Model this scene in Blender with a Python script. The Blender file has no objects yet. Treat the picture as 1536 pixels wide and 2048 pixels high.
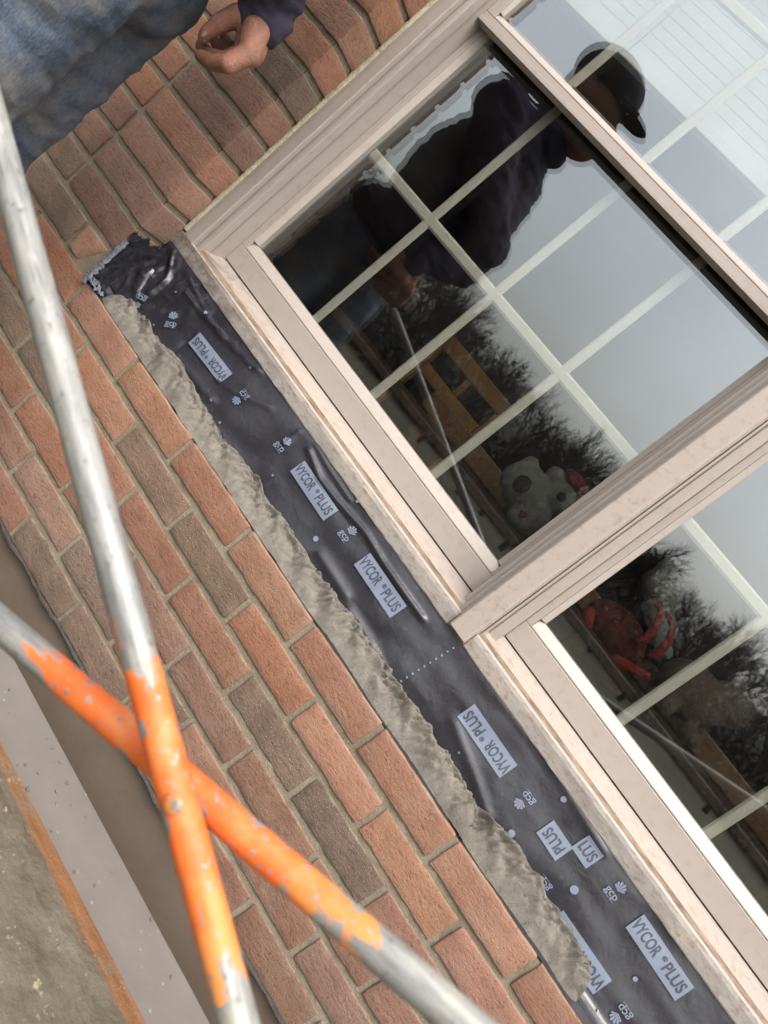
import bpy, bmesh, math, random
import numpy as np
from mathutils import Vector, Matrix, noise
random.seed(7); rng = np.random.default_rng(7)
S = bpy.context.scene; COL = S.collection
# ---------------------------------------------------------------- camera, world, sun, exposure
CAM = np.array([1.0652, -1.2284, 0.4162]); FPX = 1549.85
RC = np.array([[0.5686749, 0.28279976, 0.77242032], [0.78196383, 0.10550722, -0.61432955], [-0.25522817, 0.95335855, -0.16113988]])
cd = bpy.data.cameras.new('camera'); cam = bpy.data.objects.new('camera', cd); COL.objects.link(cam)
cd.sensor_fit = 'VERTICAL'; cd.sensor_height = 36; cd.sensor_width = 27; cd.lens = FPX / 2048 * 36
cd.clip_start = .02; cd.clip_end = 500
M = Matrix.Identity(4)
for i in range(3):
    M[i][0] = RC[0][i]; M[i][1] = -RC[1][i]; M[i][2] = -RC[2][i]; M[i][3] = CAM[i]
cam.matrix_world = M
cd.dof.use_dof = True; cd.dof.focus_distance = 1.42; cd.dof.aperture_fstop = 5.6
S.camera = cam
W = bpy.data.worlds.new('World'); S.world = W; W.use_nodes = True
wt = W.node_tree; wt.nodes.clear()
SUN_EL, SUN_AZ = math.radians(58), math.radians(148)   # azimuth measured from +y towards +x
wo = wt.nodes.new('ShaderNodeOutputWorld'); wb = wt.nodes.new('ShaderNodeBackground')
sk = wt.nodes.new('ShaderNodeTexSky'); sk.sky_type = 'NISHITA'; sk.sun_disc = False
sk.sun_elevation = SUN_EL; sk.sun_rotation = SUN_AZ; sk.dust_density = 6; sk.air_density = 1.4; sk.ozone_density = 1.0
hs = wt.nodes.new('ShaderNodeHueSaturation'); hs.inputs['Saturation'].default_value = .30
wc = wt.nodes.new('ShaderNodeTexCoord'); wn = wt.nodes.new('ShaderNodeTexNoise')
wn.inputs['Scale'].default_value = 2.2; wn.inputs['Detail'].default_value = 5
wr = wt.nodes.new('ShaderNodeMapRange'); wr.inputs[1].default_value = .3; wr.inputs[2].default_value = .7; wr.inputs[3].default_value = .86; wr.inputs[4].default_value = 1.12
wm = wt.nodes.new('ShaderNodeMix'); wm.data_type = 'RGBA'; wm.blend_type = 'MULTIPLY'; wm.inputs[0].default_value = 1
wt.links.new(wc.outputs['Generated'], wn.inputs['Vector']); wt.links.new(wn.outputs['Fac'], wr.inputs[0])
wt.links.new(sk.outputs[0], hs.inputs['Color']); wt.links.new(hs.outputs[0], wm.inputs[6]); wt.links.new(wr.outputs[0], wm.inputs[7])
wt.links.new(wm.outputs[2], wb.inputs['Color']); wb.inputs['Strength'].default_value = .15
wt.links.new(wb.outputs[0], wo.inputs['Surface'])
sd = bpy.data.lights.new('sun', 'SUN'); sd.energy = .5; sd.angle = math.radians(40); sd.color = (1, .95, .88)
so = bpy.data.objects.new('sun', sd); COL.objects.link(so)
sdir = Vector((math.sin(SUN_AZ) * math.cos(SUN_EL), math.cos(SUN_AZ) * math.cos(SUN_EL), math.sin(SUN_EL)))
so.rotation_euler = sdir.to_track_quat('Z', 'Y').to_euler()
S.render.engine = 'CYCLES'
S.view_settings.view_transform = 'Standard'; S.view_settings.look = 'None'; S.view_settings.gamma = 1
S.view_settings.use_curve_mapping = False; S.view_settings.exposure = 1.62
S.cycles.transparent_max_bounces = 24; S.cycles.max_bounces = 8

# ---------------------------------------------------------------- helpers
def ray(u, v): return RC.T @ np.array([(u - 768) / FPX, (v - 1024) / FPX, 1.0])
def bp(u, v, x=None, y=None, z=None):
    d = ray(u, v)
    t = (y - CAM[1]) / d[1] if y is not None else (x - CAM[0]) / d[0] if x is not None else (z - CAM[2]) / d[2]
    return CAM + t * d
def lin(c): c /= 255; return c / 12.92 if c <= .04045 else ((c + .055) / 1.055) ** 2.4
def rgb(r, g, b, k=.56): return (lin(r) * k, lin(g) * k, lin(b) * k, 1)
def link(o, parent=None):
    COL.objects.link(o)
    if parent is not None: o.parent = parent
    return o
def mesh(name, verts, faces, mats=None, parent=None, smooth=False, fm=None):
    me = bpy.data.meshes.new(name); me.from_pydata([tuple(map(float, v)) for v in verts], [], [tuple(map(int, f)) for f in faces])
    if mats is not None:
        for m in (mats if isinstance(mats, (list, tuple)) else [mats]): me.materials.append(m)
    if fm is not None: me.polygons.foreach_set('material_index', list(fm))
    if smooth: me.polygons.foreach_set('use_smooth', [True] * len(me.polygons))
    me.update()
    return link(bpy.data.objects.new(name, me), parent)
def thing(name, label, cat, loc=(0, 0, 0), group=None):
    o = bpy.data.objects.new(name, None); o.location = loc; o.empty_display_size = .05; link(o)
    return tag(o, label, cat, group)
def tag(o, label, cat, group=None):
    o['label'] = label; o['category'] = cat
    if group: o['group'] = group
    return o
def struct(o): o['kind'] = 'structure'; return o
def extrude_poly(prof, a, b, axis):
    """prof: list of 2d points; axis 'x': prof=(y,z); axis 'z': prof=(x,y); closed ring swept a..b"""
    n = len(prof); V = []
    for s in (a, b):
        for p in prof: V.append((s, p[0], p[1]) if axis == 'x' else (p[0], p[1], s))
    F = [(i, (i + 1) % n, n + (i + 1) % n, n + i) for i in range(n)]
    F.append(tuple(range(n - 1, -1, -1))); F.append(tuple(range(n, 2 * n)))
    return V, F
def fix(o):
    bm = bmesh.new(); bm.from_mesh(o.data); bmesh.ops.recalc_face_normals(bm, faces=bm.faces); bm.to_mesh(o.data); bm.free(); return o
def bevel(o, w, seg=2, ang=.6):
    bm = bmesh.new(); bm.from_mesh(o.data); bmesh.ops.recalc_face_normals(bm, faces=bm.faces)
    e = [x for x in bm.edges if len(x.link_faces) == 2 and x.calc_face_angle(0) > ang]
    bmesh.ops.bevel(bm, geom=e, offset=w, segments=seg, affect='EDGES', profile=.5, clamp_overlap=True)
    bm.to_mesh(o.data); bm.free()
    return o
def box(name, x0, x1, y0, y1, z0, z1, mat, parent=None, bev=0):
    V = [(x, y, z) for x in (x0, x1) for y in (y0, y1) for z in (z0, z1)]
    F = [(0, 1, 3, 2), (4, 6, 7, 5), (0, 4, 5, 1), (2, 3, 7, 6), (0, 2, 6, 4), (1, 5, 7, 3)]
    o = fix(mesh(name, V, F, mat, parent))
    if bev: bevel(o, bev)
    return o
def tube(name, pts, rad, mat, parent=None, n=12, cap=True):
    pts = [Vector(p) for p in pts]; V = []; F = []
    rs = rad if isinstance(rad, (list, tuple)) else [rad] * len(pts)
    up = None
    for i, p in enumerate(pts):
        t = (pts[min(i + 1, len(pts) - 1)] - pts[max(i - 1, 0)]).normalized()
        if up is None: up = t.orthogonal().normalized()
        up = (up - t * up.dot(t)).normalized(); w = t.cross(up)
        for k in range(n):
            a = 2 * math.pi * k / n; V.append(p + (up * math.cos(a) + w * math.sin(a)) * rs[i])
    for i in range(len(pts) - 1):
        for k in range(n):
            F.append((i * n + k, i * n + (k + 1) % n, (i + 1) * n + (k + 1) % n, (i + 1) * n + k))
    if cap: F.append(tuple(range(n - 1, -1, -1))); F.append(tuple(range((len(pts) - 1) * n, len(pts) * n)))
    return fix(mesh(name, V, F, mat, parent, smooth=True))
def grid_mesh(name, P, mat, parent=None, smooth=True, fm=None):
    """P: array (m,n,3)"""
    m, n = P.shape[:2]
    F = [(i * n + j, i * n + j + 1, (i + 1) * n + j + 1, (i + 1) * n + j) for i in range(m - 1) for j in range(n - 1)]
    return mesh(name, P.reshape(-1, 3), F, mat, parent, smooth, fm)
def fbm(x, y, z, H=1.0, o=4): return noise.fractal(Vector((x, y, z)), H, 2.0, o)

# ---------------------------------------------------------------- materials
class NT:
    def __init__(s, name):
        s.m = bpy.data.materials.new(name); s.m.use_nodes = True; s.t = s.m.node_tree
        s.b = s.t.nodes['Principled BSDF']; s.out = s.t.nodes['Material Output']
    def n(s, typ, **k):
        x = s.t.nodes.new('ShaderNode' + typ)
        for a, v in k.items(): setattr(x, a, v)
        return x
    def l(s, a, b): s.t.links.new(a, b)
    def coord(s, rnd=True, kind='Object'):
        c = s.n('TexCoord'); o = c.outputs[kind]
        if not rnd: return o
        i = s.n('ObjectInfo'); sc = s.n('VectorMath', operation='SCALE'); cv = s.n('CombineXYZ')
        for k in range(3): s.l(i.outputs['Random'], cv.inputs[k])
        s.l(cv.outputs[0], sc.inputs[0]); sc.inputs['Scale'].default_value = 37.3
        ad = s.n('VectorMath', operation='ADD'); s.l(o, ad.inputs[0]); s.l(sc.outputs[0], ad.inputs[1])
        return ad.outputs[0]
    def mapping(s, v, scale):
        m = s.n('Mapping'); m.inputs['Scale'].default_value = scale; s.l(v, m.inputs['Vector']); return m.outputs[0]
    def noise(s, v, scale, detail=4, rough=.55, dist=0):
        x = s.n('TexNoise'); x.inputs['Scale'].default_value = scale; x.inputs['Detail'].default_value = detail
        x.inputs['Roughness'].default_value = rough; x.inputs['Distortion'].default_value = dist
        if v is not None: s.l(v, x.inputs['Vector'])
        return x.outputs['Fac']
    def ramp(s, f, stops, interp='LINEAR'):
        r = s.n('ValToRGB'); r.color_ramp.interpolation = interp; e = r.color_ramp.elements
        while len(e) < len(stops): e.new(.5)
        for q, (p, c) in zip(e, stops): q.position = p; q.color = c if len(c) == 4 else (*c, 1)
        s.l(f, r.inputs[0]); return r.outputs[0]
    def rng(s, f, a, b, c=0, d=1):
        r = s.n('MapRange'); r.inputs[1].default_value = a; r.inputs[2].default_value = b; r.inputs[3].default_value = c; r.inputs[4].default_value = d
        s.l(f, r.inputs[0]); return r.outputs[0]
    def math(s, op, a, b=None):
        x = s.n('Math', operation=op)
        for i, q in enumerate((a, b)):
            if q is None: continue
            if isinstance(q, (int, float)): x.inputs[i].default_value = q
            else: s.l(q, x.inputs[i])
        return x.outputs[0]
    def mix(s, f, a, b, mode='MIX'):
        x = s.n('Mix', data_type='RGBA', blend_type=mode)
        for i, q in ((0, f), (6, a), (7, b)):
            if isinstance(q, (int, float)): x.inputs[i].default_value = q
            elif isinstance(q, tuple): x.inputs[i].default_value = q
            else: s.l(q, x.inputs[i])
        return x.outputs[2]
    def bump(s, h, dist, strength=1, prev=None):
        b = s.n('Bump'); b.inputs['Distance'].default_value = dist; b.inputs['Strength'].default_value = strength
        s.l(h, b.inputs['Height'])
        if prev is not None: s.l(prev, b.inputs['Normal'])
        return b.outputs[0]
    def done(s, col=None, rough=.6, metal=0, normal=None, spec=None):
        if col is not None:
            if isinstance(col, tuple): s.b.inputs['Base Color'].default_value = col
            else: s.l(col, s.b.inputs['Base Color'])
        if isinstance(rough, (int, float)): s.b.inputs['Roughness'].default_value = rough
        else: s.l(rough, s.b.inputs['Roughness'])
        if isinstance(metal, (int, float)): s.b.inputs['Metallic'].default_value = metal
        else: s.l(metal, s.b.inputs['Metallic'])
        if normal is not None: s.l(normal, s.b.inputs['Normal'])
        if spec is not None: s.b.inputs['Specular IOR Level'].default_value = spec
        return s.m
def plain(name, col, rough=.6, metal=0, var=.12, scale=30, bump=.0004, spec=None):
    t = NT(name); c = t.coord(); n1 = t.noise(c, scale, 5); 
    d = tuple(x * (1 - var) for x in col[:3]) + (1,); l_ = tuple(min(1, x * (1 + var)) for x in col[:3]) + (1,)
    return t.done(t.ramp(n1, [(.3, d), (.7, l_)]), rough, metal, t.bump(t.noise(c, scale * 6, 4), bump), spec)

def brick_mat(name, base, dark, light, speck=.0, stain=0.3, chip=None):
    t = NT(name); c = t.coord()
    n1 = t.noise(c, 14, 5, .6); n2 = t.noise(t.mapping(c, (1, 1, 2.2)), 75, 6, .7, .6); n3 = t.noise(c, 420, 3, .6)
    col = t.ramp(n1, [(.25, dark), (.5, base), (.78, light)])
    # drag marks and pits, short dark creases in the sand face
    cre = t.rng(n2, .36, .45, 1, 0)
    col = t.mix(t.math('MULTIPLY', cre, .55), col, tuple(x * .45 for x in dark[:3]) + (1,))
    col = t.mix(t.math('MULTIPLY', t.rng(n3, .38, .62), .5), col, tuple(x * .6 for x in base[:3]) + (1,))
    # grey cementitious film in soft patches
    fl = t.rng(t.noise(c, 23, 4, .6), .52, .75)
    col = t.mix(t.math('MULTIPLY', fl, stain), col, rgb(168, 146, 128, .46))
    sm = t.math('MULTIPLY', t.rng(t.noise(t.mapping(c, (.6, 1, 1.6)), 9, 6, .72, .8), .56, .70), t.rng(t.noise(c, 240, 3), .3, .6))
    col = t.mix(t.math('MULTIPLY', sm, .42), col, rgb(176, 158, 136))
    # per brick tone
    i = t.n('ObjectInfo'); h = t.n('HueSaturation'); t.l(col, h.inputs['Color'])
    t.l(t.rng(i.outputs['Random'], 0, 1, .86, 1.12), h.inputs['Value']); t.l(t.rng(t.math('FRACT', t.math('MULTIPLY', i.outputs['Random'], 7.3)), 0, 1, .496, .504), h.inputs['Hue'])
    t.l(t.rng(t.math('FRACT', t.math('MULTIPLY', i.outputs['Random'], 13.7)), 0, 1, .88, 1.02), h.inputs['Saturation'])
    col = h.outputs[0]
    ce = t.coord(False); se = t.n('SeparateXYZ'); t.l(ce, se.inputs[0])
    em = t.math('ADD', t.math('ABSOLUTE', se.outputs[2]), t.math('MULTIPLY', t.math('SUBTRACT', t.noise(c, 30, 5, .68), .5), .022))
    col = t.mix(t.math('MULTIPLY', t.rng(em, .0285, .0312), .6), col, rgb(160, 146, 124))
    pt = t.n('TexVoronoi'); pt.inputs['Scale'].default_value = 120; pt.inputs['Randomness'].default_value = 1; t.l(c, pt.inputs['Vector'])
    pit = t.math('MULTIPLY', t.rng(pt.outputs['Distance'], .12, .3, 1, 0), t.rng(t.noise(c, 26, 4), .52, .6))
    col = t.mix(t.math('MULTIPLY', pit, .55), col, tuple(x * .4 for x in dark[:3]) + (1,))
    v = t.n('TexVoronoi'); v.inputs['Scale'].default_value = 210; t.l(c, v.inputs['Vector'])
    sp = t.math('MULTIPLY', t.rng(v.outputs['Distance'], .10, .20, 1, 0), t.rng(t.noise(c, 30, 3), .5 - speck * .2, .62 - speck * .2))
    col = t.mix(t.math('MULTIPLY', sp, .25 + speck * .5), col, rgb(214, 196, 180))
    if chip:
        tc = t.coord(False); sx = t.n('SeparateXYZ'); t.l(tc, sx.inputs[0])
        e = t.math('ADD', t.math('SUBTRACT', sx.outputs[0], t.math('MULTIPLY', sx.outputs[2], .55)), t.math('MULTIPLY', t.math('SUBTRACT', t.noise(tc, 70, 4), .5), .016))
        col = t.mix(t.rng(e, chip, chip + .0015), col, rgb(186, 96, 58))
        col = t.mix(t.math('MULTIPLY', t.math('MULTIPLY', t.rng(e, chip - .002, chip), t.rng(e, chip, chip + .002, 1, 0)), .8), col, rgb(214, 176, 150))
    hgt = t.math('ADD', t.math('MULTIPLY', n2, .7), t.math('MULTIPLY', n3, .3))
    return t.done(col, .88, 0, t.bump(hgt, .0042, 1.0), spec=.2)
BR = {
 'orange': brick_mat('brick_orange', rgb(182, 131, 103), rgb(163, 112, 86), rgb(197, 149, 122), .05, .3),
 'red':    brick_mat('brick_red', rgb(173, 126, 104), rgb(154, 106, 85), rgb(188, 143, 121), .1, .35),
 'brown':  brick_mat('brick_brown', rgb(159, 122, 102), rgb(137, 103, 85), rgb(175, 139, 118), .2, .35),
 'dark':   brick_mat('brick_dark', rgb(146, 121, 102), rgb(124, 102, 86), rgb(166, 138, 118), .7, .25),
}
def mortar_joint():
    t = NT('joint_mortar'); c = t.coord(False)
    n1 = t.noise(c, 9, 4); n2 = t.noise(c, 160, 5, .7); n3 = t.noise(c, 900, 2)
    col = t.ramp(n1, [(.3, rgb(150, 138, 118)), (.7, rgb(178, 166, 145))])
    col = t.mix(t.math('MULTIPLY', t.rng(n3, .4, .6), .35), col, rgb(104, 92, 74))
    col = t.mix(t.math('MULTIPLY', t.rng(n2, .55, .62), .35), col, rgb(190, 176, 146))
    return t.done(col, .95, 0, t.bump(t.math('ADD', n2, t.math('MULTIPLY', n3, .3)), .004, .8), spec=.2)
MORTAR_J = mortar_joint()
def wet_mortar():
    t = NT('fresh_mortar'); c = t.coord(False)
    n1 = t.noise(c, 20, 4); n2 = t.noise(c, 260, 5, .7, .4); n3 = t.noise(c, 1100, 3)
    col = t.ramp(n1, [(.3, rgb(122, 116, 105)), (.7, rgb(148, 141, 129))])
    col = t.mix(t.math('MULTIPLY', t.rng(n2, .38, .48, 1, 0), .55), col, rgb(98, 88, 72))
    col = t.mix(t.math('MULTIPLY', t.rng(t.noise(c, 7, 4, .6), .5, .66), .4), col, rgb(94, 86, 74))
    return t.done(col, t.rng(n1, .3, .7, .55, .9), 0, t.bump(t.math('ADD', n2, t.math('MULTIPLY', n3, .4)), .0028, .8), spec=.4)
MORTAR_W = wet_mortar()
def vinyl(name, base, dirt=.2, left=False):
    t = NT(name); c = t.coord(False)
    n1 = t.noise(c, 6, 3); n2 = t.noise(c, 55, 6, .7, .3); n3 = t.noise(c, 500, 3)
    col = t.ramp(n1, [(.3, tuple(x * .95 for x in base[:3]) + (1,)), (.7, base)])
    col = t.mix(t.math('MULTIPLY', t.rng(n2, .52, .72), dirt), col, rgb(120, 98, 80))
    col = t.mix(t.math('MULTIPLY', t.rng(n3, .66, .72), dirt * .8), col, rgb(96, 76, 62))
    if left:      # heavy grime in the old corner of the sill
        sx = t.n('SeparateXYZ'); t.l(c, sx.inputs[0]); g = t.rng(sx.outputs[0], .0, .30, 1, 0)
        col = t.mix(t.math('MULTIPLY', t.math('MULTIPLY', g, t.rng(t.noise(c, 42, 6, .72, .5), .47, .58)), .8), col, rgb(110, 90, 74))
        st = t.rng(t.noise(t.mapping(c, (1, 6, 6)), 26, 5, .7), .60, .70)
        col = t.mix(t.math('MULTIPLY', st, .35), col, rgb(150, 126, 104))
    return t.done(col, .42, 0, t.bump(n2, .0003, .4), spec=.4)
FRAME = vinyl('beige_frame', rgb(188, 176, 166), .24)
FRAME_D = vinyl('beige_frame_dusty', rgb(192, 178, 167), .5, True)
def nose():
    t = NT('weathered_sill_nose'); c = t.coord(False)
    n1 = t.noise(t.mapping(c, (1, 3, 3)), 8, 5, .65); n2 = t.noise(t.mapping(c, (1, 2, 2)), 60, 6, .7)
    col = t.ramp(n1, [(.3, rgb(150, 142, 134)), (.55, rgb(172, 164, 156)), (.75, rgb(186, 170, 152))])
    col = t.mix(t.math('MULTIPLY', t.rng(n2, .5, .66), .7), col, rgb(128, 108, 92))
    # heavier grime towards the left end of the sill
    x = t.n('SeparateXYZ'); t.l(c, x.inputs[0]); g = t.rng(x.outputs[0], .0, .45, 1, 0)
    col = t.mix(t.math('MULTIPLY', t.math('MULTIPLY', g, t.rng(t.noise(c, 30, 5, .7), .38, .55)), .85), col, rgb(92, 80, 70))
    return t.done(col, .6, 0, t.bump(n2, .0008, .7), spec=.3)
NOSE = nose()
def groove():
    t = NT('grimy_groove'); c = t.coord(False)
    n2 = t.noise(t.mapping(c, (.35, 2, 2)), 60, 6, .7)
    col = t.ramp(n2, [(.35, rgb(112, 88, 72)), (.6, rgb(166, 142, 122)), (.8, rgb(200, 176, 150))])
    return t.done(col, .8, 0, t.bump(n2, .001, .8))
GROOVE = groove()
def glass(name, r0, tint):
    t = NT(name); t.t.nodes.remove(t.b); c = t.coord(False)
    ge = t.n('NewGeometry'); dp = t.n('VectorMath', operation='DOT_PRODUCT'); t.l(ge.outputs['Incoming'], dp.inputs[0]); t.l(ge.outputs['Normal'], dp.inputs[1])
    sch = t.math('POWER', t.math('SUBTRACT', 1.0, t.math('ABSOLUTE', dp.outputs['Value'])), 5.0)
    frs = t.math('ADD', r0, t.math('MULTIPLY', sch, 1 - r0))
    g = t.n('BsdfGlossy'); g.inputs['Roughness'].default_value = 0.0; g.inputs['Color'].default_value = (.93, .97, 1, 1)
    tr = t.n('BsdfTransparent'); tr.inputs['Color'].default_value = tint
    mx = t.n('MixShader'); t.l(frs, mx.inputs[0]); t.l(tr.outputs[0], mx.inputs[1]); t.l(g.outputs[0], mx.inputs[2])
    # dust: tiny specks and thin film
    df = t.n('BsdfDiffuse'); df.inputs['Color'].default_value = rgb(190, 186, 178)
    v = t.n('TexVoronoi'); v.inputs['Scale'].default_value = 75; t.l(c, v.inputs['Vector'])
    sp = t.math('MULTIPLY', t.rng(v.outputs['Distance'], .035, .06, 1, 0), t.rng(t.noise(c, 12, 3), .5, .6))
    film = t.math('ADD', t.math('MULTIPLY', t.rng(t.noise(c, 5, 4), .35, .75), .012), t.math('MULTIPLY', sp, .5))
    m2 = t.n('MixShader'); t.l(film, m2.inputs[0]); t.l(mx.outputs[0], m2.inputs[1]); t.l(df.outputs[0], m2.inputs[2])
    t.l(m2.outputs[0], t.out.inputs['Surface']); return t.m
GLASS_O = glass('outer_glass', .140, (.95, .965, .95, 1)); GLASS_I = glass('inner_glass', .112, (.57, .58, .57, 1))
def membrane_mat():
    t = NT('black_membrane'); c = t.coord(False)
    n1 = t.noise(c, 12, 4); n2 = t.noise(c, 90, 4); n3 = t.noise(t.mapping(c, (1, 1, 1)), 35, 3, .5, 1.5)
    col = t.ramp(n1, [(.3, rgb(44, 43, 49)), (.7, rgb(55, 54, 61))])
    col = t.mix(t.math('MULTIPLY', t.rng(n2, .62, .75), .25), col, rgb(112, 106, 104))
    return t.done(col, t.rng(n1, .3, .7, .2, .36), 0, t.bump(t.math('ADD', t.math('MULTIPLY', n3, .8), t.math('MULTIPLY', n2, .2)), .0012, .5), spec=.5)
MEMB = membrane_mat()
PRINT = plain('pale_print', rgb(126, 135, 155), .42, 0, .05, 60, .0001)
INK = plain('dark_ink', rgb(62, 64, 76), .5, 0, .05, 60, .0001)
SILVER = plain('torn_release_film', rgb(140, 146, 158), .35, .3, .3, 120, .002)
FOAM = plain('yellow_sealant', rgb(206, 196, 166), .9, 0, .18, 60, .004)
CONC = plain('parged_concrete', rgb(112, 96, 82), .9, 0, .1, 8, .001)
FLASH = plain('black_flashing', rgb(74, 66, 60), .7, 0, .3, 60, .004)
INTER = plain('room_paint', rgb(92, 84, 74), .8, 0, .05, 3)
INTERF = plain('room_floor', rgb(70, 56, 44), .6, 0, .2, 6)
WOODI = plain('brown_wood', rgb(150, 104, 66), .45, 0, .08, 12)
WOODO = plain('honey_wood', rgb(226, 156, 84), .4, 0, .15, 18)
MUNT = plain('pale_muntin', rgb(246, 238, 222, .76), .5, 0, .04, 40, .0001)
BLIND = plain('white_blind', rgb(250, 250, 245, .95), .6, 0, .03, 20, .0002)
PLUSH_W = plain('white_plush', rgb(184, 180, 170), .95, 0, .1, 90, .006)
PLUSH_K = plain('black_plush', rgb(28, 24, 24), .7, 0, .2, 90, .003)
PLUSH_R = plain('red_plush', rgb(178, 52, 30), .8, 0, .2, 60, .004)
PLUSH_P = plain('pink_plush', rgb(170, 60, 76), .9, 0, .2, 60, .004)
PLUSH_B = plain('tan_plush', rgb(120, 100, 82), .95, 0, .15, 60, .004)

# ---------------------------------------------------------------- ground, foundation, sheathing, room
def ground_mat():
    t = NT('winter_ground'); c = t.coord(False)
    n1 = t.noise(c, .6, 6); n2 = t.noise(c, 9, 5)
    return t.done(t.mix(t.rng(n2, .3, .7), t.ramp(n1, [(.3, rgb(88, 78, 56)), (.7, rgb(110, 104, 72))]), rgb(74, 68, 50)), .95, 0, t.bump(n2, .03))
struct(mesh('ground', [(-200, -200, -1.72), (200, -200, -1.72), (200, 60, -1.72), (-200, 60, -1.72)], [(0, 1, 2, 3)], ground_mat()))
struct(box('foundation', -1.3, 2.9, .012, .25, -1.75, -.418, CONC))
XC = -.009; WR = 1.975                                   # window opening left and right
struct(box('wall_sheathing', -1.3, XC - .004, .098, .2, -.418, 1.7, INTER))
struct(box('wall_sheathing_right', WR + .004, 2.9, .098, .2, -.418, 1.7, INTER))
struct(box('wall_sheathing_sill', XC - .004, WR + .004, .098, .2, -.418, .160, INTER))
struct(box('wall_sheathing_head', XC - .004, WR + .004, .098, .2, 1.52, 1.7, INTER))
struct(box('room_floor', -1.3, 2.9, .2, 3.2, -.62, -.6, INTERF))
struct(box('room_ceiling', -1.3, 2.9, .2, 3.2, 1.7, 1.72, INTER))
struct(box('room_wall_back', -1.3, 2.9, 3.2, 3.22, -.6, 1.7, INTER))
struct(box('room_wall_left', -1.32, -1.3, .2, 3.2, -.6, 1.7, INTER))
struct(box('room_wall_right', 2.9, 2.92, .2, 3.2, -.6, 1.7, INTER))

# ---------------------------------------------------------------- brick wall
P_, Q_, BH, BD = .2032, .0708, .0595, .09
wall = thing('brick_wall', 'weathered orange and brown brick wall around and below the beige window', 'brick wall')
def brick_mesh(L, seed, chip=False):
    nx, nz, ny = 11, 4, 3; r = .0022
    xs = [-L / 2, -L / 2 + r] + [(-L / 2 + L * k / nx) for k in range(1, nx)] + [L / 2 - r, L / 2]
    zs = [-BH / 2, -BH / 2 + r] + [-BH / 2 + BH * k / nz for k in range(1, nz)] + [BH / 2 - r, BH / 2]
    ys = [0, r] + [BD * k / ny for k in range(1, ny + 1)]
    idx = {}; V = []; F = []; fm = []
    def vid(i, j, k):
        if (i, j, k) in idx: return idx[i, j, k]
        p = Vector((xs[i], ys[j], zs[k]))
        q = Vector((max(-L / 2 + r, min(L / 2 - r, p.x)), max(r, p.y), max(-BH / 2 + r, min(BH / 2 - r, p.z))))
        d = p - q
        if d.length > 1e-6: p = q + d.normalized() * r
        s = 1.0
        n = Vector((noise.noise(Vector((p.x * 35 + seed * 9, p.z * 35, 1))), noise.noise(Vector((p.x * 40 + seed * 9, p.z * 40, 5))), noise.noise(Vector((p.x * 35 + seed * 9, p.z * 20, 9)))))
        w = 1 if p.y < .012 else .3
        eg = max(abs(p.z) / (BH / 2), (abs(p.x) - L / 2 + BH / 2) / (BH / 2))
        if eg > .9 and p.y < .012: p = p + Vector((0, .0035, -.0012 if p.z > 0 else .0012)) * max(0, noise.noise(Vector((p.x * 75 + seed * 5, p.z * 60, 21))) - .12) * 1.6
        p = p + Vector((n.x * .0014, n.y * .0016, n.z * .0020)) * w
        if chip and p.x > L / 2 - .05 and p.z < .03:
            a = (p.x - (L / 2 - .05)) / .05; b = (.03 - p.z) / .06
            k_ = max(0, a * 1.1 + b * .8 - .75)
            p.y += min(.05, k_ * .045) * (1 + .5 * noise.noise(p * 90)); p.x -= k_ * .012
        idx[i, j, k] = len(V); V.append(p); return idx[i, j, k]
    I, J, K = len(xs), len(ys), len(zs)
    for i in range(I - 1):
        for k in range(K - 1): F.append((vid(i, 0, k), vid(i + 1, 0, k), vid(i + 1, 0, k + 1), vid(i, 0, k + 1)))
    for i in range(I - 1):
        for j in range(J - 1):
            F.append((vid(i, j, K - 1), vid(i + 1, j, K - 1), vid(i + 1, j + 1, K - 1), vid(i, j + 1, K - 1)))
            F.append((vid(i, j + 1, 0), vid(i + 1, j + 1, 0), vid(i + 1, j, 0), vid(i, j, 0)))
    for k in range(K - 1):
        for j in range(J - 1):
            F.append((vid(I - 1, j, k), vid(I - 1, j + 1, k), vid(I - 1, j + 1, k + 1), vid(I - 1, j, k + 1)))
            F.append((vid(0, j, k + 1), vid(0, j + 1, k + 1), vid(0, j + 1, k), vid(0, j, k)))
    me = bpy.data.meshes.new('brick'); me.from_pydata([tuple(v) for v in V], [], F)
    if chip:
        me.materials.append(brick_mat('chipped_brick', rgb(182, 131, 103), rgb(163, 112, 86), rgb(197, 149, 122), .05, .25, L / 2 - .022))
    else: me.materials.append(BR['orange'])
    me.polygons.foreach_set('use_smooth', [True] * len(me.polygons))
    return me
MESH = {'f': [brick_mesh(P_ - .0105, s) for s in range(8)], 'h': [brick_mesh(P_ / 2 - .0105, 20 + s) for s in range(3)]}
def put_brick(x0, x1, i, mat, chip=False):
    """brick between joint centres x0..x1 in course i (top at i*Q_)"""
    a, b = x0 + .00525, x1 - .00525; L = b - a
    kind = 'f' if L > .13 else 'h'; base = P_ - .0105 if kind == 'f' else P_ / 2 - .0105
    if chip: me = brick_mesh(L, 55, True); base = L
    else: me = random.choice(MESH[kind])
    o = bpy.data.objects.new('brick', me); o.parent = wall; COL.objects.link(o)
    o.scale = (L / base, 1, 1)
    o.location = ((a + b) / 2, random.uniform(-.0012, .0012), i * Q_ - BH / 2 + random.uniform(-.0008, .0008))
    o.rotation_euler = (random.uniform(-.006, .006), random.uniform(-.003, .003), random.uniform(-.004, .004))
    if not chip:
        o.material_slots[0].link = 'OBJECT'; o.material_slots[0].material = BR[mat]
    return o
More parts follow.
